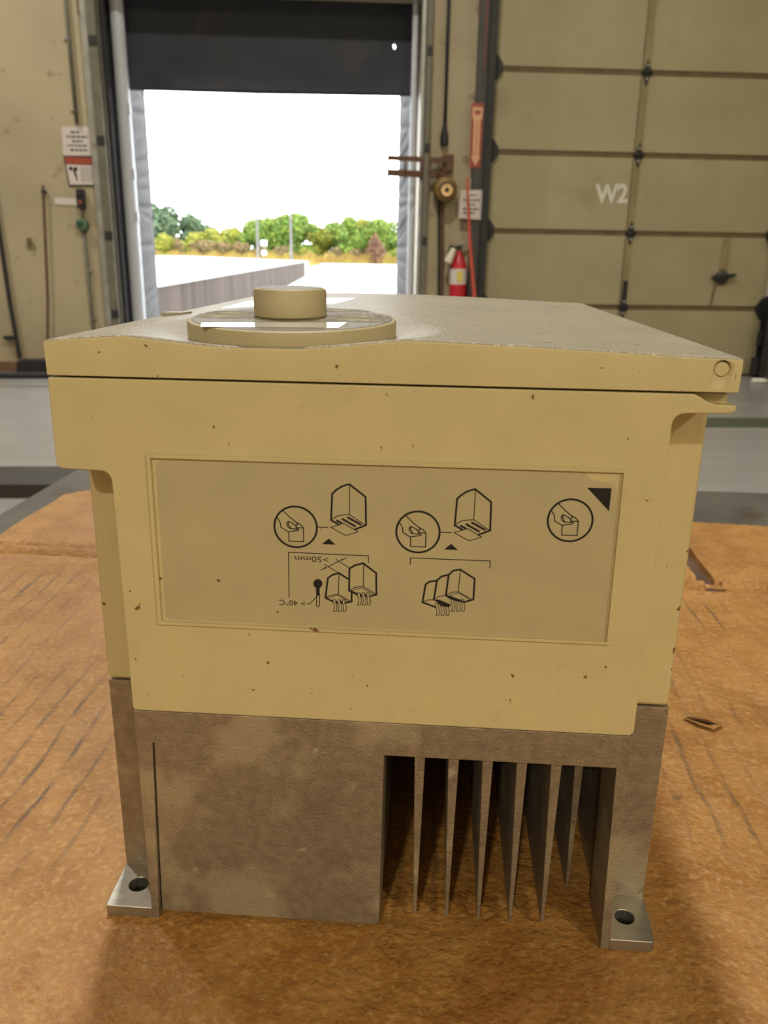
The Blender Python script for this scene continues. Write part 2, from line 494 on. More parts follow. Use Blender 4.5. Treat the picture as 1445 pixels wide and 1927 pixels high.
# the slide lock on the right-hand leaf
lk = MB().lathe([(.055, 0), (.055, .012), (.035, .022), (.012, .03)], (3.04, -.006, .775), 20, 'y').build('lock_plate', CHARC, d2)
MB().prism([(2.955, .76), (3.04, .752), (3.145, .79), (3.145, .806), (3.04, .80), (2.955, .79)], -.045, -.022, 'y').build('lock_lever', BLACKST, lk, bevel=.003)
MB().tube([(3.00, -.02, .745), (2.985, -.02, .66), (2.978, -.02, .56)], .006, 8).build('lock_rod', SEAMP, lk)
MB().box(3.015, 3.075, -.012, 0, .84, 1.07).build('lock_strip', STILE, d2, bevel=.002)
text_mesh('W2', 0.185, 'stencil_lettering', WHITEL, d2, (2.095, -.0035, 1.372), (math.pi / 2, math.radians(-2), 0), bold=.007, squash=.86, thick=.001, label='white stencilled letters W2')
MB().box(PX0 + .01, PX1 - .01, -.01, .05, 0, .012).build('bottom_seal', BLACKST, d2)

# steel jamb column left of W2 with its black roller track
jc = empty('jamb_column', (0, WY, 0))
MB().box(.995, 1.07, -.07, 0, 0, 3.0).build('column_face', CHARC, jc, bevel=.004)
MB().prism([(1.068, -.11), (1.118, -.11), (1.118, -.10), (1.08, -.10), (1.08, -.012), (1.118, -.012), (1.118, -.002), (1.068, -.002)], 0, 3.0, 'z').build('roller_track', BLACKST, jc)
MB().box(1.035, 1.05, -.076, -.07, 2.18, 2.98).build('red_stripe', mat('dull_red_paint', (0.15, 0.055, 0.045), 0.6, var=.2, scale=12), jc)
tag(jc, 'charcoal steel jamb column between the two dock doors', 'column')
jr = empty('jamb_column', (0, WY, 0))
MB().box(3.425, 3.50, -.07, 0, 0, 3.0).build('column_face', CHARC, jr, bevel=.004)
MB().prism([(3.385, -.11), (3.43, -.11), (3.43, -.002), (3.385, -.002), (3.385, -.012), (3.42, -.012), (3.42, -.10), (3.385, -.10)], 0, .62, 'z').build('roller_track', BLACKST, jr)
MB().box(3.345, 3.40, -.075, -.02, .02, .16).build('bottom_bracket', BLACKST, jr, bevel=.004)
MB().box(3.37, 3.40, -.06, -.01, .25, .37).build('cable_bracket', BLACKST, jr, bevel=.004)
tag(jr, 'black stained steel jamb at the right edge of door W2', 'column')

# ------------------------------------------------------------------ things on the dock wall, left of the doorway
cd = empty('conduit', (0, WY, 0))
MB().tube([(-1.872, -.02, 2.95), (-1.872, -.02, 2.2), (-1.868, -.02, 1.765)], .013, 10).build('upper_run', CONDUIT, cd)
MB().tube([(-1.885, -.02, 1.225), (-1.89, -.02, 1.10)], .012, 10).build('link', CONDUIT, cd)
MB().tube([(-1.89, -.02, 1.06), (-1.886, -.02, .30), (-1.886, -.02, .02)], .013, 10).build('lower_run', CONDUIT, cd)
for z in (2.3, 1.85, .75, .4):
    MB().box(-1.905, -1.855, -.026, 0, z, z + .018).build('strap', GALV, cd)
tag(cd, 'thin grey brown conduit running down the wall left of the doorway', 'conduit')
tag(MB().box(-1.80, -1.768, WY - .012, WY, 2.46, 2.95).build('wall_plate', WOODB, bevel=.002), 'brown strip plate at the top of the wall beside the left track', 'plate')
sw = empty('switch_box', (-1.885, WY, 1.265))
MB().box(-.028, .028, -.055, 0, -.068, .066).build('case', BLACKST, sw, bevel=.008)
for z, m_ in ((.028, DARKHOLE), (-.028, REDB)):
    MB().lathe([(.014, 0), (.014, .012), (.010, .015)], (0, -.055, z), 16, 'y').build('push_button', m_, sw)
tag(sw, 'black push button switch box below the red danger sign', 'switch box')
gb = empty('junction_box', (-1.893, WY, 1.085))
MB().lathe([(.045, 0), (.045, .045), (.038, .055)], n=24, axis='y').build('body', GREENB, gb)
MB().lathe([(.02, .055), (.02, .066), (.014, .07)], (-.008, 0, .006), 20, 'y').build('button', GREEND, gb)
tag(gb, 'round green junction box with dark green button on the conduit', 'junction box')

def sheet(name, poly, y, t, m, root):
    return MB().prism(poly, y - t, y, 'y').build(name, m, root)
def text_lines(root, rows, y, m=TEXTD, seed=1, h=.012):
    """illegible print: rows of short dark word blocks"""
    rnd = random.Random(seed)
    for x0, x1, z, hh in rows:
        x = x0
        b = MB()
        while x < x1 - .004:
            w = min(rnd.uniform(.012, .032), x1 - x)
            b.box(x, x + w, y - .0006, y, z - hh / 2, z + hh / 2)
            x += w + .006
        b.build('print_row', m, root)
s1 = empty('paper_notice', (-1.872, WY, 1.655))
pg = [(-.118, -.098), (.112, -.095), (.116, -.03), (.110, .0), (.117, .05), (.108, .098), (-.112, .092)]
sheet('paper', pg, -.004, .002, PAPER, s1)
text_lines(s1, [(-.05, .01, .058, .014), (-.085, .065, .028, .014), (-.045, .03, -.002, .013), (-.082, .06, -.03, .012), (-.066, .06, -.060, .014)], -.0062, seed=2)
tag(s1, 'crinkled white paper notice above the red danger sign', 'notice')
s2 = empty('danger_sign', (-1.872, WY, 1.455))
sheet('frame', [(-.118, .102), (.118, .098), (.112, -.100), (-.098, -.104)], -.002, .006, BLACKST, s2)
sheet('red_header', [(-.110, .094), (.110, .090), (.109, .040), (-.104, .044)], -.0082, .001, REDB, s2)
sheet('white_field', [(-.104, .042), (.109, .038), (.104, -.091), (-.089, -.094)], -.0082, .001, PAPER, s2)
pc = MB()
pc.lathe([(.014, 0), (.014, .001)], (-.072, -.0095, .015), 14, 'y')
pc.lathe([(.014, 0), (.014, .001)], (-.038, -.0095, .013), 14, 'y')
pc.prism([(-.058, .008), (-.042, .010), (-.034, -.03), (-.030, -.065), (-.040, -.066), (-.046, -.035), (-.052, -.02)], -.0105, -.0094, 'y')
pc.build('pictogram', INK, s2)
text_lines(s2, [(-.005, .09, z, .004) for z in (.02, .006, -.008, -.022, -.036, -.050, -.064)], -.0094, seed=4)
tag(s2, 'black framed danger sign with red header and white field', 'sign')
s3 = empty('label_strip', (-2.0, WY, 1.245))
sheet('strip', [(-.082, -.022), (.075, -.026), (.075, .022), (-.085, .026)], -.003, .003, PAPER, s3)
tag(s3, 'small pale label strip beside the black switch box', 'label')
r1 = empty('rusty_rod', (-2.20, WY, 0))
MB().tube([(.052, -.03, 1.35), (-.0, -.03, .55), (-.06, -.03, .02)], .0095, 10).build('rod', RUSTP, r1)
MB().box(.035, .065, -.04, 0, 1.30, 1.315).build('clip', BLACKST, r1)
tag(r1, 'thin rusty rod leaning on the wall left of the notices', 'rod')
r2 = empty('black_bar', (-2.5, WY, 0))
MB().tube([(-.02, -.03, 1.62), (-.003, -.03, 1.1), (.018, -.035, .50), (.045, -.04, .10)], .015, 10).build('bar', BLACKST, r2)
MB().box(-.06, .02, -.05, 0, .245, .27).build('bracket', BLACKST, r2, bevel=.003)
tag(r2, 'black bar with side bracket on the wall at the far left edge', 'bar')
bk = empty('wall_bracket', (-2.29, WY, .935))
MB().box(-.035, .03, -.012, 0, -.022, .02).build('plate', STILE, bk, bevel=.003)
MB().box(-.018, .012, -.03, -.012, .0, .05).build('tongue', SEAMP, bk, bevel=.003)
tag(bk, 'small rust stained bracket beside the rusty rod', 'bracket')
tag(MB().prism([(-2.44, 0), (-2.10, 0), (-2.10, .105), (-2.415, .105), (-2.425, .09)], 6.30, 6.445, 'y').build('rubber_chock', BLACKST, bevel=.006), 'black rubber wheel chock on the floor against the dock wall', 'wheel chock')
hs = MB().tube([(-4.2, 6.12, .022), (-3.2, 6.15, .022), (-2.5, 6.10, .022), (-1.9, 6.14, .022), (-1.2, 6.10, .022)], .022, 10).build('rubber_hose', BLACKST)
tag(hs, 'black rubber hose lying along the foot of the dock wall', 'hose')
tag(MB().box(-6.5, 1.0, 5.72, 5.735, -.0005, .002).build('floor_joint', SEAMP), 'thin dark joint line across the floor before the doorway', 'floor joint')

# ------------------------------------------------------------------ things between the two doors
pd = empty('pendant_cord', (0, WY, 0))
MB().tube([(.777, -.03, 2.98), (.777, -.03, 2.3), (.778, -.03, 1.82)], .013, 10).build('cord', BLACKST, pd)
MB().lathe([(.014, 1.83), (.018, 1.80), (.030, 1.74), (.030, 1.685), (.022, 1.68)], (.778, -.032, 0), 16).build('plug_body', BLACKST, pd)
tag(pd, 'black pendant cord with a heavy plug between the two doors', 'cord')

dl = empty('dock_light', (.80, WY, 1.52))
MB().box(-.03, .05, -.04, 0, -.02, .10).build('wall_mount', RUSTP, dl, bevel=.004)
for dz, hh in ((.055, .018), (-.045, .024)):
    MB().hexa([(-.44, -.170, dz - hh), (0, -.056, dz - hh), (0, -.044, dz - hh), (-.44, -.158, dz - hh)], [(-.44, -.170, dz + hh), (0, -.056, dz + hh), (0, -.044, dz + hh), (-.44, -.158, dz + hh)]).build('swing_arm', RUSTP, dl, bevel=.002)
for k in range(4):
    x = -.44 + k * .125
    MB().tube([(x, -.16 + k * .028, -.075), (x, -.16 + k * .028, .065)], .008, 8).build('cross_bar', RUSTP, dl)
MB().lathe([(.03, -.02), (.085, -.01), (.092, .03), (.080, .085), (.05, .10)], (-.01, -.06, -.145), 28, 'y').build('lamp_head', OCHRE, dl)
rg = MB().lathe([(.054, .10), (.054, .112), (.046, .114)], (-.008, -.06, -.150), 28, 'y').build('lamp_socket', BLACKST, dl)
MB().lathe([(.043, .114), (.043, .120), (.020, .118)], (-.008, -.06, -.155), 28, 'y').build('lamp_ring', BRASS, rg)
MB().lathe([(.015, .118), (.015, .124)], (-.008, -.06, -.155), 16, 'y').build('lamp_bulb', DARKHOLE, rg)
tag(dl, 'rusty swing arm dock light with round ochre lamp head', 'dock light')
pp = empty('drain_pipe', (0, WY, 0))
MB().tube([(.772, -.03, 1.37), (.79, -.03, .9), (.815, -.03, .02)], .017, 12).build('pipe', RUSTP, pp)
MB().tube([(.752, -.022, 1.33), (.768, -.022, .9), (.79, -.022, .02)], .008, 8).build('cable', BLACKST, pp)
tag(pp, 'rusty brown pipe running down the wall beneath the dock light', 'pipe')

fs_ = empty('fire_sign', (1.008, WY - .07, 1.745))
MB().prism([(-.046, .215), (.044, .215), (.040, -.215), (-.042, -.215)], -.004, 0, 'y').build('sign_board', REDB, fs_)
ar = MB().prism([(-.037, .19), (.037, .19), (.036, .12), (.024, .10), (.023, -.14), (.035, -.14), (0, -.20), (-.035, -.14), (-.023, -.14), (-.024, .10), (-.037, .12)], -.006, -.0045, 'y').build('arrow_print', ORANGE, fs_)
b = MB()
b.box(-.022, .022, -.0072, -.0062, .142, .168)
b.build('emblem_print', REDB, ar)
b = MB()
for k in range(15):
    b.box(-.006, .006, -.0072, -.0062, .085 - k * .0155, .094 - k * .0155)
b.build('lettering_print', REDO, ar)
tag(fs_, 'narrow red fire extinguisher sign with pale downward arrow', 'sign')
s4 = empty('paper_notice', (.988, WY - .078, 1.275))
sheet('paper', [(-.088, -.097), (.090, -.108), (.098, .103), (-.080, .097)], -.002, .002, PAPER, s4)
text_lines(s4, [(-.01, .04, .065, .010), (-.06, .065, .03, .012), (-.01, .035, -.002, .010), (-.06, .06, -.032, .013), (-.058, .03, -.060, .014)], -.0042, seed=9)
tag(s4, 'white paper notice on the jamb column above the extinguisher', 'notice')
rp_ = empty('red_pole', (0, WY, 0))
MB().tube([(.945, -.115, 1.46), (.99, -.12, .98), (1.075, -.14, .35), (1.115, -.15, .01)], [.008, .014, .017, .018], 10).build('pole', REDO, rp_)
tag(rp_, 'thin red pole leaning across the white notice on the column', 'pole')
fe = empty('fire_extinguisher', (.915, WY - .075, .36))
MB().lathe([(.058, 0), (.064, .012), (.065, .43), (.060, .475), (.042, .53), (.022, .56), (.022, .585)], n=32).build('cylinder', REDP, fe)
MB().lathe([(.0662, .34), (.0662, .455)], n=32).build('label_band', PAPER, fe)
MB().box(-.02, .022, -.0685, -.062, .36, .435).build('yellow_print', YELLP, fe)
MB().prism([(-.064, .215), (-.03, .245), (0.0, .245), (.015, .215), (0, .19), (-.03, .19)], -.0662, -.055, 'y').build('white_mark', PAPER, fe)
vl = MB().box(-.018, .018, -.018, .018, .58, .625).build('valve', BLACKST, fe, bevel=.003)
MB().prism([(-.03, .63), (.055, .665), (.075, .66), (.02, .625)], -.012, .012, 'y').build('lever', GALV, vl, bevel=.002)
MB().tube([(-.02, -.02, .60), (-.07, -.03, .62), (-.085, -.035, .57), (-.075, -.04, .52)], .010, 8).build('hose', BLACKST, fe)
MB().tube([(-.045, -.05, .60), (-.09, -.05, .50)], [.020, .034], 14).build('nozzle_horn', CREAMP, fe)
MB().box(-.03, .03, .05, .075, .30, .36).build('wall_hook', BLACKST, fe)
tag(fe, 'red fire extinguisher with pale horn hanging beside the jamb column', 'fire extinguisher')

# ------------------------------------------------------------------ floor things
tag(MB().box(1.3, 6.6, 4.42, 4.70, -.0005, .0025).build('floor_stripe', STRIPE), 'dark green stripe across the floor on the right', 'floor stripe')  # flat dark green band laid across the floor
tag(MB().prism([(-3.6, 3.02), (-.10, 3.02), (-.06, 3.06), (-.06, 3.30), (-3.6, 3.30)], 0, .055, 'z').build('timber_beam', WOODD, bevel=.006), 'dark timber beam lying on the floor beyond the table on the left', 'beam')
tag(MB().tube([(3.20, 6.135, .02), (3.285, 6.13, .02), (3.315, 6.13, .02)], [.02, .02, .008], 10).build('daylight_spot_tube', WHITEPL), 'short white tube added in place of daylight showing near door W2', 'tube')  # white tube added to stand for a bright spot of daylight

# ------------------------------------------------------------------ outdoors
ZY, ZP = -1.06, .18
struct(MB().box(-3.9, 150, 6.92, 199, ZY - .5, ZY).build('ground_yard', YARD), 'pale concrete truck yard outside the doorway')
struct(MB().prism([(-150, 8.0), (-3.95, 8.0), (-3.42, 80.0), (-3.3, 95.0), (-30, 176), (-150, 199)], ZY - .5, ZP, 'z').build('ground_pad', YARD), 'raised pale concrete pad left of the retaining wall')
struct(MB().box(-150, 150, 199, 330, ZY - .6, ZY - .05).build('ground_field', GRASS), 'dry grass field behind the yard')
struct(MB().box(-12, 12, 6.75, 6.915, -1.6, 0).build('wall_dock', RETW), 'concrete face of the dock below the doors')
rw = empty('retaining_wall', (0, 0, 0))
for k in range(9):
    ya, yb = 8.0 + k * 8, 8.0 + (k + 1) * 8 - .04
    xa, xb = -3.92 + .5 * (ya - 8) / 72, -3.92 + .5 * (yb - 8) / 72
    MB().hexa([(xa, ya, ZY - .1), (xa + .28, ya, ZY - .1), (xb + .28, yb, ZY - .1), (xb, yb, ZY - .1)], [(xa, ya, ZP + .06), (xa + .28, ya, ZP + .06), (xb + .28, yb, ZP + .06), (xb, yb, ZP + .06)]).build('wall_segment', RETW, rw)
    MB().hexa([(xa - .03, ya, ZP + .061), (xa + .31, ya, ZP + .061), (xb + .31, yb, ZP + .061), (xb - .03, yb, ZP + .061)], [(xa - .03, ya, ZP + .14), (xa + .31, ya, ZP + .14), (xb + .31, yb, ZP + .14), (xb - .03, yb, ZP + .14)]).build('coping', YARD, rw)
tag(rw, 'stained concrete retaining wall beside the truck ramp', 'retaining wall')

def foliage(blobs, n, size, m, parent, seed, name='foliage'):
    rnd = random.Random(seed)
    vs_, fs = [], []
    tot = sum(b[3] ** 2 for b in blobs)
    for cx, cy, cz, r, sq in blobs:
        k = max(10, int(n * r * r / tot))
        for _ in range(k):
            z = rnd.uniform(-1, 1)
            t = rnd.uniform(0, 2 * math.pi)
            q = math.sqrt(1 - z * z)
            d = Vector((q * math.cos(t), q * math.sin(t), z))
            rr = r * (rnd.random() ** .28)
            c = Vector((cx, cy, cz)) + Vector((d.x * rr, d.y * rr, d.z * rr * sq))
            a = Vector((rnd.gauss(0, 1), rnd.gauss(0, 1), rnd.gauss(0, 1))).normalized()
            b_ = a.orthogonal().normalized()
            s = size * rnd.uniform(.6, 1.4)
            o = len(vs_)
            vs_ += [c + a * s, c + b_ * s * .6, c - a * s, c - b_ * s * .6]
            fs.append((o, o + 1, o + 2, o + 3))
    return MB().add(vs_, fs).build(name, m, parent, weld=False)

def tree(x, y, h, w, m, seed, label, group=None, nm='tree', cone=False, lo=.25, base=-1.1):
    rnd = random.Random(seed)
    o = empty(nm, (x, y, base))
    bl = []
    if cone:
        for k in range(7):
            t = k / 6
            bl.append((0, 0, h * (.12 + .80 * t), w * .5 * (1.05 - .9 * t), 1.0))
    else:
        for k in range(9):
            a = rnd.uniform(0, 6.28)
            q = rnd.uniform(.15, .36) * w
            z = h * rnd.uniform(lo + .12, .80)
            bl.append((q * math.cos(a), q * math.sin(a) * .7, z, w * rnd.uniform(.20, .32), rnd.uniform(.8, 1.15)))
        bl.append((0, 0, h - w * .22, w * .22, 1.0))
    foliage(bl, 4200, .05 * w, m, o, seed)
    MB().tube([(0, 0, 0), (rnd.uniform(-.2, .2), 0, h * .45), (rnd.uniform(-.5, .5), 0, h * .8)], [h * .022, h * .015, h * .006], 8).build('trunk', BARK, o)
    tag(o, label, 'shrub' if nm != 'tree' else 'tree', group)
    return o
ORD = ['leftmost', 'second', 'third', 'fourth', 'fifth', 'sixth', 'seventh', 'eighth', 'ninth', 'tenth', 'eleventh', 'twelfth', 'rightmost']
def nth(i, n):
    return 'leftmost' if i == 0 else 'rightmost' if i == n - 1 else ORD[i] + ' from the left'
GT = 'trees of the bright tree line'
for i, (x, h, w, m) in enumerate([(-34.5, 5.6, 6.5, LEAF_Y), (-29, 6.0, 6, LEAF_Y), (-25, 7.2, 6, LEAF_Y), (-20.6, 8.2, 6.5, LEAF_G), (-17, 9.6, 6.5, LEAF_G), (-12.8, 10.6, 7.5, LEAF_G), (-8.5, 10.4, 6, LEAF_G), (-4.4, 7.4, 6, LEAF_Y),
                                   (-.6, 8.8, 6, LEAF_G), (2.6, 10.2, 6.5, LEAF_G), (6.4, 9.4, 6, LEAF_Y), (9.8, 9.9, 6.5, LEAF_G), (13.6, 9.3, 6.5, LEAF_G)]):
    tree(x, 206 + (i * 37 % 9), h + 0.9, w * 1.25, m, 100 + i, ('fresh green' if m is LEAF_G else 'yellow green') + ' leafy tree, ' + nth(i, 13) + ' in the bright row beyond the yard', GT, lo=.02)
GD = 'dark trees on the rise at the left'
for i, (x, h, w) in enumerate([(-52.5, 15.2, 13), (-48, 14.6, 13), (-43, 12.8, 12), (-37.5, 9.8, 10)]):
    tree(x, 245 + i * 2, h, w, LEAF_D, 200 + i, 'dark blue green tree on the rise, ' + nth(i, 4) + ' behind the bright row', GD, lo=0)
GS = 'tawny shrubs before the trees'
for i, (x, h, w, m) in enumerate([(-41, 6.2, 6, LEAF_Y), (-38, 5.2, 5, LEAF_T), (-34, 4.6, 5, LEAF_T), (-30.5, 4.8, 5, LEAF_T), (-27, 4.2, 5, LEAF_T), (-23, 4.0, 5, LEAF_T), (-18, 3.6, 4, LEAF_T), (-14, 3.4, 4.5, LEAF_T), (-7, 3.2, 4, LEAF_Y), (-1, 3.3, 4, LEAF_T), (3.5, 3.6, 4, LEAF_T), (13, 3.2, 4, LEAF_Y)]):
    tree(x, 202.5 + (i % 3) * .6, h, w, m, 300 + i, 'low ' + ('yellow green' if m is LEAF_Y else 'tawny') + ' shrub, ' + nth(i, 12) + ' along the grass edge', GS, nm='shrub', lo=-.1)
tree(8.7, 201.8, 7.0, 6.4, LEAF_R, 400, 'rust brown cone shaped bush near the right end of the tree line', nm='shrub', cone=True)

# tall dry grass along the yard edge: nobody could count it
rnd = random.Random(11)
gv, gf = [], []
for _ in range(9000):
    x, y = rnd.uniform(-60, 24), rnd.uniform(199.05, 201.6)
    h = rnd.uniform(1.4, 3.0) * (.7 + .3 * math.sin(x * .7) ** 2)
    w = rnd.uniform(.06, .16)
    lx = rnd.uniform(-.35, .35)
    o = len(gv)
    gv += [(x - w, y, ZY - .05), (x + w, y, ZY - .05), (x + lx, y + rnd.uniform(-.2, .2), ZY + h)]
    gf.append((o, o + 1, o + 2))
go = MB().add(gv, gf).build('tall_grass', GRASS, weld=False)
tag(go, 'dry orange yellow grass along the far edge of the yard', 'grass', kind='stuff')

def upole(x, y, h, label, arm):
    o = empty('utility_pole', (x, y, -1.1))
    MB().tube([(0, 0, 0), (.02, 0, h)], [.34, .24], 12).build('pole', POLEW, o)
    if arm:
        MB().box(-.7, .7, -.08, .08, h - 1.0, h - .8).build('cross_arm', POLEW, o)
        for dx in (-.55, .55):
            MB().lathe([(.09, 0), (.11, .1), (.05, .25)], (dx, 0, h - .8), 10).build('insulator', POLEW, o)
    else:
        MB().tube([(0, 0, h), (.01, 0, h + .9)], .06, 8).build('pole_tip', BARK, o)
    tag(o, label, 'pole')
upole(-18.55, 197.5, 10.4, 'pale utility pole standing behind the road sign', True)
upole(-10.9, 197.5, 10.9, 'pale plain pole right of the road sign', False)
rs = empty('road_sign', (-10.75, 124, .18))
MB().tube([(0, 0, -.2), (0, 0, 2.7)], .05, 8).build('post', CHARC, rs)
MB().box(-.42, .42, -.07, -.05, 1.85, 2.55).build('sign_plate', WHITEPL, rs, bevel=.02)
MB().lathe([(.36, 0), (.36, .02)], (0, -.05, .85), 18, 'y').build('disc_plate', WHITEPL, rs)
tag(rs, 'white road sign with a disc below on a thin dark post', 'sign')

# ================================================================== table, cardboard and the drive unit
YAW = -0.12496
OXY = (-0.05611729, 0.15998421)
TOPZ = 0.74892                                   # upper face of the cardboard

class MM(MB):
    """the same builder, in millimetres"""
    def build(self, *a, **k):
        self.v = [(x * .001, y * .001, z * .001) for x, y, z in self.v]
        if 'bevel' in k:
            k['bevel'] *= .001
        return super().build(*a, **k)

tb = empty('work_table', (OXY[0], OXY[1], 0), YAW)
TZ = TOPZ - .005
MB().box(-.195, .95, -.46, .42, TZ - .03, TZ).build('table_top', TABLET, tb, bevel=.003)
for x in (-.16, .91):
    for y in (-.42, .38):
        MB().box(x - .025, x + .025, y - .025, y + .025, 0, TZ - .03).build('leg', TABLET, tb, bevel=.003)
for y in (-.42, .38):
    MB().box(-.135, .885, y - .015, y + .015, .20, .25).build('stretcher', TABLET, tb, bevel=.003)
MB().prism([(.19, .21), (.236, .208), (.242, .30), (.186, .306)], TZ - .001, TZ + .0003, 'z').build('rust_patch', RUSTP, tb)
tag(tb, 'weathered grey steel work table under the cardboard', 'table')

# ------------------------------------------------------------------ cardboard: a flattened carton, flutes running away from the camera
cbm = bpy.data.materials.new('brown_corrugated_cardboard')
cbm.use_nodes = True
nt = cbm.node_tree
N, L = nt.nodes, nt.links
bs = N['Principled BSDF']
tc = N.new('ShaderNodeTexCoord')
sep = N.new('ShaderNodeSeparateXYZ')
L.new(tc.outputs['Object'], sep.inputs[0])
def noise(scale, detail=4, stretch=(1, 1, 1)):
    mp = N.new('ShaderNodeMapping')
    mp.inputs['Scale'].default_value = stretch
    L.new(tc.outputs['Object'], mp.inputs['Vector'])
    n = N.new('ShaderNodeTexNoise')
    n.inputs['Scale'].default_value = scale
    n.inputs['Detail'].default_value = detail
    L.new(mp.outputs['Vector'], n.inputs['Vector'])
    return n.outputs['Fac']
def math_(op, a, b=None, c=None):
    n = N.new('ShaderNodeMath')
    n.operation = op
    for i, x in enumerate((a, b, c)):
        if x is None:
            continue
        if isinstance(x, (int, float)):
            n.inputs[i].default_value = x
        else:
            L.new(x, n.inputs[i])
    return n.outputs[0]
def smooth(x, a, b):
    n = N.new('ShaderNodeMapRange')
    n.interpolation_type = 'SMOOTHSTEP'
    n.inputs['From Min'].default_value = a
    n.inputs['From Max'].default_value = b
    L.new(x, n.inputs['Value'])
    return n.outputs['Result']
def mixc(f, a, b):
    n = N.new('ShaderNodeMix')
    n.data_type = 'RGBA'
    L.new(f, n.inputs['Factor'])
    if isinstance(a, tuple):
        n.inputs['A'].default_value = a + (1,)
    else:
        L.new(a, n.inputs['A'])
    n.inputs['B'].default_value = b + (1,)
    return n.outputs['Result']
wob = math_('MULTIPLY', noise(26, 2), .006)
ux = math_('ADD', sep.outputs['X'], wob)
wave = math_('SINE', math_('MULTIPLY', ux, 2 * math.pi / .0088))
line = smooth(wave, .70, 1.0)
patch = math_('MULTIPLY', smooth(noise(21, 4, (1, .4, 1)), .44, .66), smooth(noise(330, 3, (1, .22, 1)), .30, .60))
inpanel = math_('SUBTRACT', 1.0, smooth(sep.outputs['Y'], .195, .215))
away = smooth(sep.outputs['Y'], -.01, .03)
dirt = math_('MULTIPLY', math_('MULTIPLY', math_('MULTIPLY', line, patch), math_('MULTIPLY', inpanel, away)), .80)
base = mixc(smooth(noise(60, 6), .35, .68), (0.41, 0.205, 0.054), (0.33, 0.145, 0.028))
base = mixc(math_('MULTIPLY', smooth(noise(520, 4), .48, .68), .6), base, (0.52, 0.305, 0.105))
base = mixc(math_('MULTIPLY', smooth(noise(420, 4, (1, 1.6, 1)), .56, .70), .5), base, (0.22, 0.095, 0.022))
base = mixc(math_('MULTIPLY', smooth(noise(15, 3), .55, .72), .45), base, (0.27, 0.105, 0.02))
base = mixc(math_('MULTIPLY', smooth(noise(110, 3), .70, .76), .6), base, (0.09, 0.05, 0.025))
base = mixc(dirt, base, (0.065, 0.045, 0.028))
L.new(base, bs.inputs['Base Color'])
bs.inputs['Roughness'].default_value = .5
bs.inputs['Specular IOR Level'].default_value = .45
bmp = N.new('ShaderNodeBump')
bmp.inputs['Distance'].default_value = .0018
hgt = math_('ADD', math_('MULTIPLY', noise(130, 6, (1, 1.3, 1)), .8), math_('MULTIPLY', noise(800, 3), .22))
L.new(hgt, bmp.inputs['Height'])
L.new(bmp.outputs['Normal'], bs.inputs['Normal'])

cb = empty('cardboard_sheet', (OXY[0], OXY[1], TOPZ), YAW)
def vcrease(u):
    return 233 - .033 * u
def card_h(u, v):
    d = v - vcrease(u)
    h = -2.8 * math.exp(-((d - 9) / 3.4) ** 2) + 1.9 * math.exp(-((d - 1) / 3.2) ** 2) - 2.2 * math.exp(-((d + 6.5) / 2.6) ** 2) + 1.7 * math.exp(-((d + 13) / 3.4) ** 2)
    # gentle waviness that dies out under the drive unit
    du = max(0, -8 - u, u - 138)
    dv = max(0, -10 - v, v - 186)
    k = min(1, math.hypot(du, dv) / 25)
    h += k * (.35 * math.sin(u * .31 + .02 * v) * (1 if v < 225 else .4) * .35 + .35 * math.sin(v * .09 + 1.3) + .3 * math.sin(u * .045 + v * .03))
    h -= .35 * k
    return h
def card(name, u0, u1, v0, v1, du, dv, fine_end=None):
    """v0, v1 may be functions of u"""
    V0 = v0 if callable(v0) else (lambda u: v0)
    V1 = v1 if callable(v1) else (lambda u: v1)
    nu = max(2, int((u1 - u0) / du))
    L0 = V1(u0) - V0(u0)
    ts, x = [0.0], 0.0
    while x < L0 - .5:
        near = (L0 - x < 26) if fine_end == 'far' else (x < 26)
        x = min(L0, x + (.75 if near else dv))
        ts.append(x / L0)
    ts[-1] = 1.0
    nv = len(ts) - 1
    top, bot, fs = [], [], []
    for j in range(nv + 1):
        for i in range(nu + 1):
            u = u0 + (u1 - u0) * i / nu
            v = V0(u) + (V1(u) - V0(u)) * ts[j]
            top.append((u, v, card_h(u, v)))
            bot.append((u, v, -4.9))
    w = nu + 1
    nn = len(top)
    for j in range(nv):
        for i in range(nu):
            a, b_, c, d = j * w + i, j * w + i + 1, (j + 1) * w + i + 1, (j + 1) * w + i
            fs.append((a, b_, c, d))
    rim = [i for i in range(w)] + [j * w + nu for j in range(1, nv + 1)] + [nv * w + i for i in range(nu - 1, -1, -1)] + [j * w for j in range(nv - 1, 0, -1)]
    m = MM()
    m.add(top + bot, fs, True)
    m.f += [(rim[(k + 1) % len(rim)], rim[k], rim[k] + nn, rim[(k + 1) % len(rim)] + nn) for k in range(len(rim))]
    m.s += [False] * len(rim)
    m.f.append(tuple(r + nn for r in rim))
    m.s.append(False)
    return m.build(name, cbm, cb, weld=False, sharp=50)
rag = random.Random(21)
card('main_panel', -166, 420, -270, lambda u: vcrease(u) - 6, 2.2, 2.4, 'far')
card('flap', -166, 208, lambda u: vcrease(u) - 6, lambda u: 350 - (12 * max(0, (-154 - u) / 12)) + .8 * math.sin(u * .9), 2.2, 2.4, 'near')
card('flap', 216.5, 420, lambda u: vcrease(u) - 6, lambda u: 328 - .05 * (u - 234) + .6 * math.sin(u * .8), 2.2, 2.4, 'near')
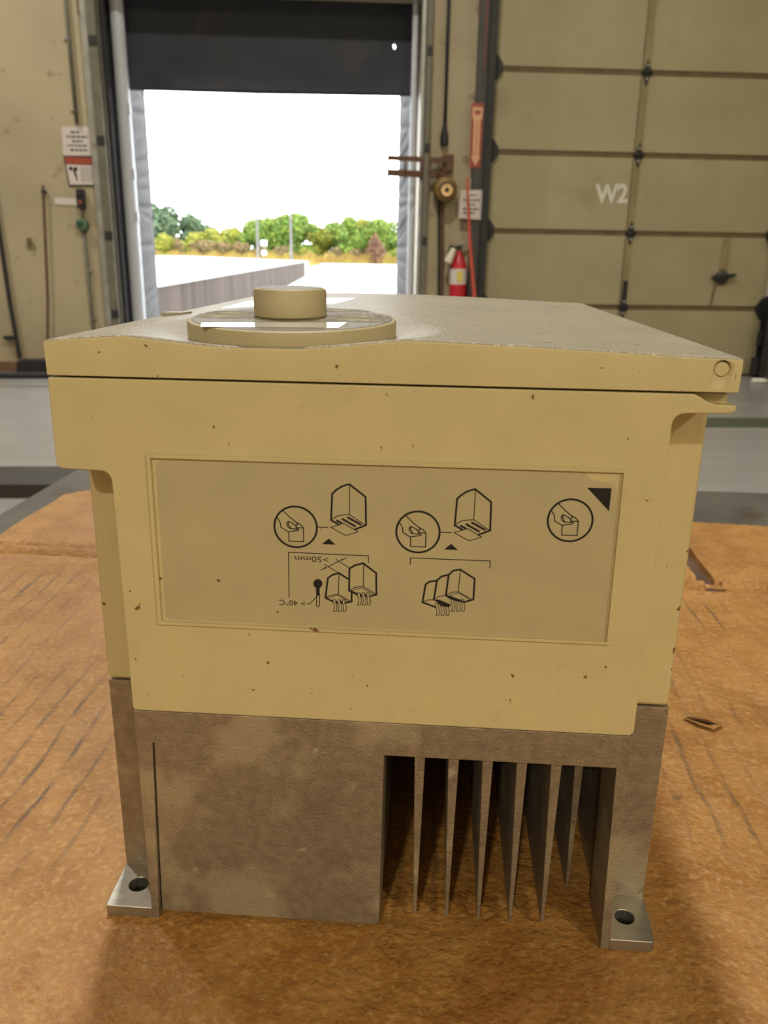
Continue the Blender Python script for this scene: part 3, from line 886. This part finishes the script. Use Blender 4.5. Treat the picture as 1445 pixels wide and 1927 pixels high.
# frayed lip where the slot meets the score line, and a small tear
fr_ = MM()
for k in range(9):
    u = 207.5 + k * 1.1
    fr_.add([(u, 221.5 - .3 * k % 2, .1), (u + 1.4, 221.2, .1), (u + 1.2, 224 + rag.uniform(-.8, 1.6), rag.uniform(.4, 1.6)), (u - .1, 223.6 + rag.uniform(-.8, 1.6), rag.uniform(.4, 1.5))], [(0, 1, 2, 3)])
fr_.build('frayed_edge', cbm, cb, weld=False)
tr = MM()
tr.add([(163.5, 101.5, 0.15), (168, 99.8, 1.9), (171, 97.8, 2.0), (176.5, 98.6, .2), (172, 103.5, .35), (166, 104.5, .3)], [(0, 1, 5), (1, 2, 4, 5), (2, 3, 4)])
tr.add([(163.5, 101.3, 0.18), (168, 97.0, .22), (172, 94.6, .25), (176.5, 98.4, .2), (171, 98.6, .1), (168, 100.0, .1)], [(0, 1, 5), (1, 2, 4, 5), (2, 3, 4)])
to = tr.build('tear', cbm, cb, weld=False)
MM().prism([(166, 100.3), (168.2, 98.9), (171, 97.4), (174, 98.4), (171, 98.5), (168, 100.0)], -.2, .34, 'z').build('tear_gap_shade', DARKHOLE, to)  # black sliver paints the shade under the lifted tear
tag(cb, 'creased brown corrugated cardboard sheet spread over the table', 'cardboard')

# ------------------------------------------------------------------ the drive unit
dv_ = empty('motor_drive', (OXY[0], OXY[1], TOPZ), YAW)
tag(dv_, 'beige plastic motor drive with finned aluminium heat sink on the cardboard', 'motor drive')

# housing: front plate with side lips, and the deeper body whose corners form the screwdriver channels
front = [(0, 127.75), (122.2, 127.75), (123.4, 127.25), (124.6, 126.45), (126.2, 125.95), (130, 125.85), (130.05, 125.0), (129.6, 124.5), (129, 124.35),
         (121.6, 124.15)] + [(118.85 + 2.2 * (1 - math.sin(t)), 124.15 - 2.2 * (1 - math.cos(t))) for t in [math.radians(a) for a in (0, 22, 45, 68, 90)]][1:] + \
        [(118.86, 56.4), (118.1, 55.45), (11.6, 55.45), (11.14, 56.0)] + \
        [(10.92 - 2.1 * (1 - math.cos(t)), 107.3 + 2.1 * math.sin(t)) for t in [math.radians(a) for a in (0, 22, 45, 68, 90)]] + \
        [(1.3, 109.55), (.5, 109.75), (.0, 110.3), (-.15, 111.2)]
hs_ = MM().prism(front[::-1], 0, 13.0, 'y').build('housing', PLASTIC, dv_, bevel=.32, seg=3)
MM().box(.3, 129.4, 12.5, 179, 55.5, 127.3).build('rear_body', PLASTIC, dv_, bevel=1.3, seg=3)
MM().box(121.0, 129.2, 3.2, 14, 124.0, 127.6).build('latch_ledge', PLASTIC, dv_, bevel=.2)

# lid: crowned top with a dished hollow round the dial
import numpy as np
cU_ = np.polyfit([0, 8, 17, 30, 48, 67, 82, 101, 120, 130], [134.85, 135.6, 136.3, 136.6, 136.75, 136.6, 136.2, 135.45, 134.8, 134.5], 5)
RC, RO, RI = (42.5, 21.5), 33.5, 21.8
def lid_h(u, v):
    h = float(np.polyval(cU_, u))
    r = math.hypot(u - RC[0], v - RC[1])
    if r < RO + 1:
        t = min(1.0, max(0.0, (RO - r) / (RO - RI)))
        h = h - 2.25 * (t * .85 + .15 * t * t)
    return h
us = [.7 + (129.3 - .7) * i / 130 for i in range(131)]
vs2 = [.7 + i * 1.0 for i in range(60)] + [60.7 + (180.3 - 60.7) * i / 30 for i in range(31)]
m = MM()
grid, fs = [], []
for v in vs2:
    for u in us:
        grid.append((u, v, lid_h(u, v)))
w, hN = len(us), len(vs2)
for j in range(hN - 1):
    for i in range(w - 1):
        fs.append((j * w + i, j * w + i + 1, (j + 1) * w + i + 1, (j + 1) * w + i))
m.add(grid, fs, True)
rim = [i for i in range(w)] + [j * w + w - 1 for j in range(1, hN)] + [(hN - 1) * w + i for i in range(w - 2, -1, -1)] + [j * w for j in range(hN - 2, 0, -1)]
prev = list(rim)
def ring(du, drop, flat=None):
    global prev
    cur = []
    for k in rim:
        u, v, h = grid[k]
        u2 = 65 + (u - 65) * (65 - du) / 64.3
        v2 = 90.5 + (v - 90.5) * (90.5 - du) / 89.8
        m.v.append((u2, v2, flat if flat is not None else h - drop))
        cur.append(len(m.v) - 1)
    n = len(rim)
    for k in range(n):
        m.f.append((prev[k], cur[k], cur[(k + 1) % n], prev[(k + 1) % n]))
        m.s.append(True)
    prev = cur
ring(.32, .10)
ring(.08, .35)
ring(0, .75)
ring(.05, 0, 128.25)
ring(.3, 0, 128.10)
m.f.append(tuple(prev))
m.s.append(False)
lid = m.build('lid', LIDTOP, dv_, weld=False, sharp=50)
lid.data.materials.append(PLASTIC)
for p in lid.data.polygons:
    if abs(p.normal.z) < .6:
        p.material_index = 1
# round pin hole at the right end of the lid's front edge
cut = MM().lathe([(1.52, -3.0), (1.52, 1.0)], (126.5, 0, 132.5), 32, 'y').build('pin_cutter', PLASTIC, dv_)
bo = lid.modifiers.new('pin_hole', 'BOOLEAN')
bo.operation = 'DIFFERENCE'
bo.solver = 'EXACT'
bo.object = cut
bpy.context.view_layer.update()
dg = bpy.context.evaluated_depsgraph_get()
nm = bpy.data.meshes.new_from_object(lid.evaluated_get(dg))
lid.modifiers.clear()
if len(nm.polygons) > 1000:
    lid.data = nm
bpy.data.objects.remove(cut)
MM().lathe([(1.28, -2.6), (1.28, .0), (1.20, .06)], (126.42, .05, 132.42), 32, 'y').build('hinge_pin', PLASTIC, lid)
MM().box(129.0, 129.08, -.02, .02, 130.6, 131.6).build('mould_mark', SEAMP, lid)
# side catch on the left edge of the lid, and the big rating sticker
MM().prism([(2.5, 60), (7.8, 61), (9.0, 66), (3.4, 65.6)], 135.2, 136.15, 'z').build('side_catch', LIDTOP, lid, bevel=.15)
def draped(name, corners, m_, parent, lift, nu=20, nv=10, hf=lid_h):
    vs_, fs = [], []
    for j in range(nv + 1):
        for i in range(nu + 1):
            a, b_ = i / nu, j / nv
            p = [(corners[0][k] * (1 - a) + corners[1][k] * a) * (1 - b_) + (corners[3][k] * (1 - a) + corners[2][k] * a) * b_ for k in (0, 1)]
            vs_.append((p[0], p[1], hf(*p) + lift))
    for j in range(nv):
        for i in range(nu):
            q = j * (nu + 1) + i
            fs.append((q, q + 1, q + nu + 2, q + nu + 1))
    return MM().add(vs_, fs, True).build(name, m_, parent, weld=False)
draped('rating_sticker', [(12, 84), (42, 101), (45, 138), (10, 134)], GLOSS, lid, .06)

# dial: tilted disc with finger dimples, and the round knob
dial = MM().lathe([(21.9, -4.2), (21.9, -.5), (21.75, -.15), (21.5, -.02), (20.9, 0)], n=96).build('dial_ring', DIALP, dv_)
TILT = math.radians(2.58)
dial.location = (.0440, .0224, .1382)
dial.rotation_euler = (TILT, 0, 0)
dim = [(-15.3, .2, 5.0, 1.5), (-14.2, 6.6, 4.4, 1.4), (14.0, -1.6, 5.0, 1.5), (13.6, 5.6, 4.4, 1.4), (7.2, 15.2, 5.0, 1.2)]
def face_h(x, y):
    h = .12
    for a, b_, ra, rb in dim:
        e = ((x - a) / ra) ** 2 + ((y - b_) / rb) ** 2
        if e < 4:
            h += -.55 * math.exp(-e * 1.3) + .18 * math.exp(-((math.sqrt(e) - 1.5) / .35) ** 2)
    return h
vs_, fs = [(0, 0, face_h(0, 0))], []
NR, NT = 44, 120
for i in range(1, NR + 1):
    for k in range(NT):
        r, t = 21.2 * i / NR, 2 * math.pi * k / NT
        x, y = r * math.cos(t), r * math.sin(t)
        vs_.append((x, y, face_h(x, y) if i < NR else -.06))
for k in range(NT):
    fs.append((0, 1 + k, 1 + (k + 1) % NT))
for i in range(NR - 1):
    for k in range(NT):
        a, b_ = 1 + i * NT + k, 1 + i * NT + (k + 1) % NT
        fs.append((a, a + NT, b_ + NT, b_))
MM().add(vs_, fs, True).build('dial_face', DIALTOP, dial, weld=False, sharp=60)
draped('dial_sticker', [(-14.6, -18.2), (11.6, -15.4), (12.2, -6.5), (-16.2, -12.0)], GLOSS, dial, .05, hf=lambda x, y: .12)
kb = MM().lathe([(7.5, 0), (7.75, .3), (7.72, 5.2), (7.5, 5.75), (7.0, 5.95)], n=72).build('knob', DIALP, dv_)
kb.location = (.0430, .0253, .13835)
kb.rotation_euler = (math.radians(1.0), 0, 0)
MM().lathe([(7.0, 5.9), (6.9, 6.0)], n=72).build('knob_top', DIALTOP, kb)

# ------------------------------------------------------------------ label on the front
frame_o = [(18.45, 113.45), (111.75, 113.45), (111.95, 76.55), (18.30, 76.55)]
frame_i = [(19.5, 112.5), (110.75, 112.6), (111.0, 77.4), (19.35, 77.4)]
fv, ff = [], []
for y, A in ((0, frame_o), (-.75, [(a + (b_ - a) * .2, c + (d - c) * .2) for (a, c), (b_, d) in zip(frame_o, frame_i)]), (-.75, [(a + (b_ - a) * .92, c + (d - c) * .92) for (a, c), (b_, d) in zip(frame_o, frame_i)]), (0, frame_i)):
    fv += [(p[0], y, p[1]) for p in A]
for k in range(3):
    for i in range(4):
        ff.append((k * 4 + i, k * 4 + (i + 1) % 4, k * 4 + 4 + (i + 1) % 4, k * 4 + 4 + i))
MM().add(fv, ff).build('label_frame', PLASTIC, hs_)
film = [(20.6, 77.75), (110.2, 77.55), (110.75, 78.2), (110.15, 108.6)] + [(108.9, 110.3), (106.8, 110.55), (105.3, 110.8), (104.4, 111.5), (103.6, 112.15), (102.3, 112.4), (21.2, 112.05), (20.25, 111.5), (20.0, 78.4)]
lb = MM().prism(film, -.10, .02, 'y').build('label_film', SHEET, dv_)
HAND = [(0.18,[(45.42,102.5),(46.77,101.2),(47.98,100.23),(48.26,99.82),(48.13,99.51),(47.8,99.55),(47.24,99.98),(46.51,100.31),(46.2,100.16),(46.12,99.74),(46.37,99.15),(46.73,98.86),(47.95,98.8),(48.12,99.01)]),(0.18,[(46.51,100.26),(46.39,99.83),(46.89,98.86)]),(0.18,[(47.48,99.87),(47.96,99.35),(48.0,98.91)]),(0.18,[(44.24,100.94),(44.79,100.11),(44.93,99.01),(46.38,98.13),(47.45,98.34),(48.39,98.51),(48.54,98.72),(48.36,98.85),(47.95,98.8)]),(0.18,[(47.98,100.23),(48.86,99.76),(49.5,99.07),(48.12,99.08)]),(0.18,[(46.47,98.13),(46.51,96.15),(49.46,96.15),(49.47,99.07)])]
UNIT = [(0.3,[(59.81,99.17),(61.98,100.15),(61.85,105.95),(58.65,108.44),(57.78,108.19),(56.98,107.84),(56.02,107.14),(55.25,106.37),(55.01,100.93),(56.57,100.06)]),(0.15,[(58.7,108.23),(58.67,102.25)]),(0.15,[(55.2,101.11),(56.17,101.82),(57.46,102.12),(58.67,102.22),(61.74,100.18)]),(0.34,[(57.3,101.22),(59.8,99.85)]),(0.34,[(58.35,101.61),(60.93,100.23)]),(0.34,[(56.17,100.86),(57.06,100.42)]),(0.15,[(54.95,99.4),(57.54,100.35),(60.38,98.68),(57.95,97.82),(54.95,99.4)]),(0.16,[(52.19,99.38),(54.38,99.38)])]
SPACED = [(0.16,[(46.26,83.92),(46.34,93.77),(62.52,93.67),(62.51,92.2)]),(0.15,[(55.99,92.65),(58.78,90.85)]),(0.15,[(56.56,92.24),(54.34,91.01)]),(0.15,[(53.68,91.42),(56.64,89.67)]),(0.15,[(58.12,93.09),(56.81,92.37)]),(0.15,[(52.9,90.21),(54.09,90.85)]),(0.3,[(58.54,88.46),(56.56,89.7),(55.32,89.29),(54.32,88.54),(53.77,84.14),(55.3,83.4)]),(0.3,[(57.8,83.16),(59.16,83.59),(59.16,85.74)]),(0.15,[(56.59,89.52),(56.43,85.16)]),(0.15,[(53.88,84.24),(54.8,84.73),(56.43,85.07),(58.96,83.58)]),(0.12,[(54.13,84.11),(56.3,84.84),(58.46,83.59)]),(0.3,[(60.29,85.16),(58.63,85.98),(58.7,90.76),(59.76,91.5),(61.48,92.05),(64.12,90.03),(64.22,85.34),(62.94,84.93)]),(0.15,[(61.56,91.93),(61.55,87.09)]),(0.15,[(58.79,86.08),(59.78,86.74),(61.55,87.0),(64.09,85.43)]),(0.12,[(59.12,85.95),(61.35,86.73),(63.59,85.4)]),(0.16,[(51.93,84.24),(51.91,82.34),(52.11,82.12),(52.36,82.13),(52.53,82.37),(52.6,84.9)]),(0.15,[(52.39,84.8),(50.52,82.64),(49.97,82.65)]),(0.12,[(55.38,83.8),(55.31,83.28),(55.51,82.64),(55.61,82.13),(55.51,81.47),(55.37,81.2),(55.94,81.16),(56.08,81.42),(56.18,82.08),(56.08,82.6),(55.88,83.24),(55.95,83.76),(55.38,83.8)]),(0.12,[(56.35,83.85),(56.28,83.33),(56.48,82.69),(56.58,82.17),(56.48,81.52),(56.34,81.25),(56.91,81.2),(57.05,81.47),(57.15,82.13),(57.05,82.64),(56.85,83.28),(56.92,83.8),(56.35,83.85)]),(0.12,[(57.3,83.89),(57.23,83.37),(57.43,82.73),(57.53,82.22),(57.43,81.56),(57.3,81.29),(57.87,81.25),(58.0,81.52),(58.1,82.17),(58.0,82.69),(57.8,83.33),(57.87,83.85),(57.3,83.89)]),(0.12,[(60.37,85.58),(60.3,85.05),(60.51,84.39),(60.61,83.87),(60.51,83.2),(60.38,82.92),(60.95,82.88),(61.08,83.15),(61.17,83.82),(61.07,84.35),(60.87,85.0),(60.93,85.53),(60.37,85.58)]),(0.12,[(61.31,85.62),(61.25,85.09),(61.45,84.44),(61.56,83.91),(61.46,83.24),(61.33,82.97),(61.9,82.92),(62.03,83.19),(62.12,83.86),(62.02,84.39),(61.81,85.04),(61.87,85.58),(61.31,85.62)]),(0.12,[(62.27,85.66),(62.21,85.13),(62.41,84.48),(62.52,83.95),(62.42,83.29),(62.29,83.01),(62.86,82.97),(62.99,83.24),(63.08,83.91),(62.98,84.44),(62.77,85.09),(62.83,85.62),(62.27,85.66)])]
STACKED = [(0.16,[(70.94,92.21),(70.96,93.6),(86.83,93.62),(86.79,92.1)]),(0.3,[(79.48,85.07),(78.31,85.82),(78.7,90.32),(79.56,91.23),(80.92,91.55),(83.91,89.68),(83.88,85.19),(81.96,84.48)]),(0.15,[(80.97,91.38),(80.77,86.73)]),(0.15,[(78.39,85.91),(79.58,86.58),(80.77,86.73),(83.39,85.25)]),(0.12,[(78.97,85.72),(80.73,86.51),(83.07,85.2)]),(0.3,[(78.7,90.32),(77.34,89.91),(76.4,88.99),(75.9,84.73)]),(0.15,[(75.97,84.82),(77.01,85.58),(78.31,85.73)]),(0.3,[(76.24,88.9),(74.95,88.67),(74.15,88.01),(73.62,84.08),(76.28,83.14)]),(0.15,[(73.78,84.18),(74.75,84.67),(75.81,84.72)]),(0.12,[(76.33,83.94),(76.28,83.42),(76.5,82.78),(76.62,82.27),(76.54,81.61),(76.42,81.34),(76.98,81.3),(77.11,81.57),(77.18,82.22),(77.06,82.74),(76.84,83.38),(76.89,83.9),(76.33,83.94)]),(0.12,[(77.31,83.99),(77.27,83.47),(77.49,82.83),(77.61,82.31),(77.53,81.66),(77.41,81.39),(77.97,81.35),(78.09,81.61),(78.17,82.27),(78.05,82.78),(77.83,83.42),(77.87,83.94),(77.31,83.99)]),(0.12,[(78.3,84.04),(78.25,83.52),(78.47,82.88),(78.59,82.36),(78.52,81.71),(78.4,81.44),(78.96,81.39),(79.08,81.66),(79.15,82.32),(79.03,82.83),(78.81,83.47),(78.85,83.99),(78.3,84.04)]),(0.12,[(79.43,85.1),(79.39,84.56),(79.61,83.89),(79.73,83.36),(79.66,82.67),(79.54,82.39),(80.1,82.35),(80.22,82.63),(80.29,83.31),(80.17,83.85),(79.95,84.52),(79.99,85.06),(79.43,85.1)]),(0.12,[(80.41,85.15),(80.37,84.61),(80.59,83.94),(80.71,83.4),(80.64,82.72),(80.52,82.44),(81.08,82.4),(81.2,82.67),(81.27,83.36),(81.15,83.9),(80.92,84.56),(80.97,85.11),(80.41,85.15)]),(0.12,[(81.4,85.2),(81.36,84.65),(81.59,83.99),(81.71,83.45),(81.64,82.77),(81.52,82.49),(82.08,82.44),(82.2,82.72),(82.27,83.41),(82.14,83.94),(81.92,84.61),(81.96,85.15),(81.4,85.2)])]
SPACED_FILL = [[(54.53,97.05),(55.91,95.8),(53.14,95.79)],[(51.85,86.47),(52.62,86.51),(52.6,84.86),(51.88,84.11)],[(56.73,92.33),(57.22,92.88),(57.38,92.57)],[(54.14,90.96),(53.54,90.8),(53.76,90.37)],[(53.17,87.25),(53.12,86.94),(52.99,86.65),(52.78,86.42),(52.52,86.27),(52.23,86.21),(51.94,86.24),(51.69,86.37),(51.48,86.58),(51.35,86.86),(51.31,87.16),(51.36,87.47),(51.49,87.76),(51.7,87.98),(51.96,88.14),(52.25,88.2),(52.54,88.16),(52.79,88.03),(53.0,87.82),(53.13,87.55)],[(55.8,83.7),(56.27,83.45),(56.43,82.83),(55.96,82.99)],[(56.72,83.74),(57.18,83.49),(57.35,82.87),(56.88,83.03)],[(60.78,85.45),(61.25,85.21),(61.42,84.59),(60.95,84.75)],[(61.74,85.5),(62.21,85.25),(62.38,84.63),(61.91,84.79)],[(58.79,85.81),(59.37,85.92),(60.45,85.44),(60.37,85.08)]]
STACKED_FILL = [[(75.9,84.73),(76.87,84.86),(79.45,83.82),(79.06,83.27),(77.58,83.38)],[(78.31,85.78),(79.13,85.82),(81.95,84.74),(81.8,84.38),(79.82,84.82)]]
CORNER_FILL = [[(104.36,109.37),(108.98,109.41),(108.94,104.81)]]
def ribbon(lines, fills, off=(0, 0), closed_circles=()):
    m = MM()
    y = -.125
    for w, pts in lines:
        w = w * (1.25 if w >= .28 else 1.1)
        for k in range(len(pts) - 1):
            (x0, z0), (x1, z1) = pts[k], pts[k + 1]
            dx, dz = x1 - x0, z1 - z0
            l = math.hypot(dx, dz) or 1
            dx, dz = dx / l * w * .5, dz / l * w * .5
            x0, z0, x1, z1 = x0 - dx * .7, z0 - dz * .7, x1 + dx * .7, z1 + dz * .7
            m.add([(x0 - dz + off[0], y, z0 + dx + off[1]), (x0 + dz + off[0], y, z0 - dx + off[1]), (x1 + dz + off[0], y, z1 - dx + off[1]), (x1 - dz + off[0], y, z1 + dx + off[1])], [(0, 1, 2, 3)])
            y -= .00002
    for cx, cz, r, w in closed_circles:
        n = 64
        for k in range(n):
            q = [(cx + (r + s * w * .5) * math.cos(2 * math.pi * (k + e) / n) + off[0], y, cz + (r + s * w * .5) * math.sin(2 * math.pi * (k + e) / n) + off[1]) for e in (0, 1) for s in (-1, 1)]
            m.add(q, [(0, 1, 3, 2)])
    for poly in fills:
        m.add([(p[0] + off[0], y, p[1] + off[1]) for p in poly], [tuple(range(len(poly)))])
        y -= .00002
    return m
CIRC = [(47.88, 99.2, 4.28, .40)]
ribbon(HAND, [], (0, 0), CIRC).build('hand_pictogram', INK, lb, weld=False)
ribbon(HAND, [], (24.41, -.1), CIRC).build('hand_pictogram', INK, lb, weld=False)
ribbon(HAND, [], (53.83, 3.46), CIRC).build('hand_pictogram', INK, lb, weld=False)
ribbon(UNIT, []).build('unit_pictogram', INK, lb, weld=False)
ribbon(UNIT, [], (24.46, -.13)).build('unit_pictogram', INK, lb, weld=False)
ribbon(SPACED, SPACED_FILL[1:]).build('spaced_units_pictogram', INK, lb, weld=False)
ribbon(STACKED, STACKED_FILL).build('stacked_units_pictogram', INK, lb, weld=False)
ribbon([], SPACED_FILL[:1]).build('triangle_mark', INK, lb, weld=False)
ribbon([], SPACED_FILL[:1], (24.4, -.13)).build('triangle_mark', INK, lb, weld=False)
ribbon([], CORNER_FILL).build('corner_triangle', INK, lb, weld=False)
def label_text(body, cx, cz, w, h, name):
    o = text_mesh(body, .01, name, INK, lb, (cx * .001, -.000128, cz * .001), (math.pi / 2, math.pi, 0))
    xs = [v.co.x for v in o.data.vertices]
    ys = [v.co.y for v in o.data.vertices]
    mx, my = (max(xs) + min(xs)) / 2, (max(ys) + min(ys)) / 2
    sx, sy = w * .001 / (max(xs) - min(xs)), h * .001 / (max(ys) - min(ys))
    for v in o.data.vertices:
        v.co.x, v.co.y = (v.co.x - mx) * sx, (v.co.y - my) * sy
    return o
label_text('>50mm', 51.0, 92.5, 6.8, 1.18, 'spacing_text')
label_text('> 40°C', 46.9, 82.65, 5.4, 1.24, 'temperature_text')

# ------------------------------------------------------------------ heat sink
hk = MM().box(11.2, 118.8, .05, 176, 47.35, 55.4).build('heat_sink', ALU, dv_, bevel=.25)
MM().box(.5, 129.5, 13.4, 176, 46.5, 55.3).build('shoulder_plate', ALU, hk, bevel=.3)
MM().hexa([(13.85, .05, 1.2), (65.85, .05, 1.2), (65.85, 46, 1.2), (13.85, 46, 1.2)], [(15.25, .05, 47.6), (66.4, .05, 47.6), (66.4, 46, 47.6), (15.25, 46, 47.6)]).build('end_block', ALU, hk, bevel=.3)
MM().hexa([(11.9, -1.2, 0), (13.55, -1.2, 0), (13.55, 13, 0), (11.9, 13, 0)], [(11.15, .2, 54), (15.15, .2, 54), (15.15, 13, 54), (11.15, 13, 54)]).build('web', ALU, hk, bevel=.15)
MM().hexa([(116.95, -1.2, 0), (118.9, -1.2, 0), (118.9, 13, 0), (116.95, 13, 0)], [(116.0, .2, 54), (118.75, .2, 54), (118.75, 13, 54), (116.0, 13, 54)]).build('web', ALU, hk, bevel=.15)
MM().box(.5, 11.9, 12.6, 40, 0, 55.35).build('corner_column', ALU, hk, bevel=.3)
MM().box(118.3, 129.5, 12.6, 40, 0, 55.35).build('corner_column', ALU, hk, bevel=.3)
MM().box(.5, 4, 40, 176, 0, 46.6).build('side_wall', ALU, hk)
MM().box(126, 129.5, 40, 176, 0, 46.6).build('side_wall', ALU, hk)
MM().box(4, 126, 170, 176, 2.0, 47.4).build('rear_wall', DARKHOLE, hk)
def foot(poly, hc_, r, label):
    bm = bmesh.new()
    es = []
    for loop in (poly, [(hc_[0] + r * math.cos(2 * math.pi * k / 32), hc_[1] + r * math.sin(2 * math.pi * k / 32)) for k in range(32)]):
        vv = [bm.verts.new((p[0] * .001, p[1] * .001, 0)) for p in loop]
        for i in range(len(vv)):
            es.append(bm.edges.new((vv[i], vv[(i + 1) % len(vv)])))
    bmesh.ops.triangle_fill(bm, edges=es, use_beauty=True)
    ret = bmesh.ops.extrude_face_region(bm, geom=list(bm.faces))
    bmesh.ops.translate(bm, vec=(0, 0, .0029), verts=[g for g in ret['geom'] if isinstance(g, bmesh.types.BMVert)])
    bmesh.ops.recalc_face_normals(bm, faces=bm.faces)
    es = [e for e in bm.edges if len(e.link_faces) == 2 and e.calc_face_angle(0) > 1.0]
    bmesh.ops.bevel(bm, geom=es, offset=.00014, segments=1, affect='EDGES', clamp_overlap=True)
    me = bpy.data.meshes.new('mounting_foot')
    bm.to_mesh(me)
    bm.free()
    me.materials.append(ALU_CUT)
    o = bpy.data.objects.new('mounting_foot', me)
    COL.objects.link(o)
    o.parent = hk
    return o
foot([(.9, -1.2), (11.95, -1.2), (11.95, 12.7), (.6, 12.7), (.6, 4)], (6.2, 6.0), 2.35, '')
MM().lathe([(2.2, .02), (2.2, .25)], (6.2, 6.0, 0), 24).build('screw_hole_shade', DARKHOLE, hk)  # black disc paints the shade inside the left screw hole
foot([(118.85, -1.2), (128.4, -1.2), (129.0, -.7), (129.4, 4), (129.4, 12.7), (118.85, 12.7)], (123.6, 5.9), 2.25, '')
MM().lathe([(2.2, .02), (2.2, .25)], (123.6, 5.9, 0), 24).build('screw_hole_shade', DARKHOLE, hk)  # black disc paints the shade inside the right screw hole
for k in range(7):
    uc = 74.1 + 7.48 * k
    vf = (3.0, 3.0, 3.0, 3.0, 3.0, 15.0, 21.0)[k]
    MM().hexa([(uc - .35, vf, 2.2), (uc + .35, vf, 2.2), (uc + .35, 168, 2.2), (uc - .35, 168, 2.2)], [(uc - 1.2, vf, 47.4), (uc + 1.2, vf, 47.4), (uc + 1.2, 168, 47.4), (uc - 1.2, 168, 47.4)]).build('fin', ALU, hk, bevel=.12, seg=1)
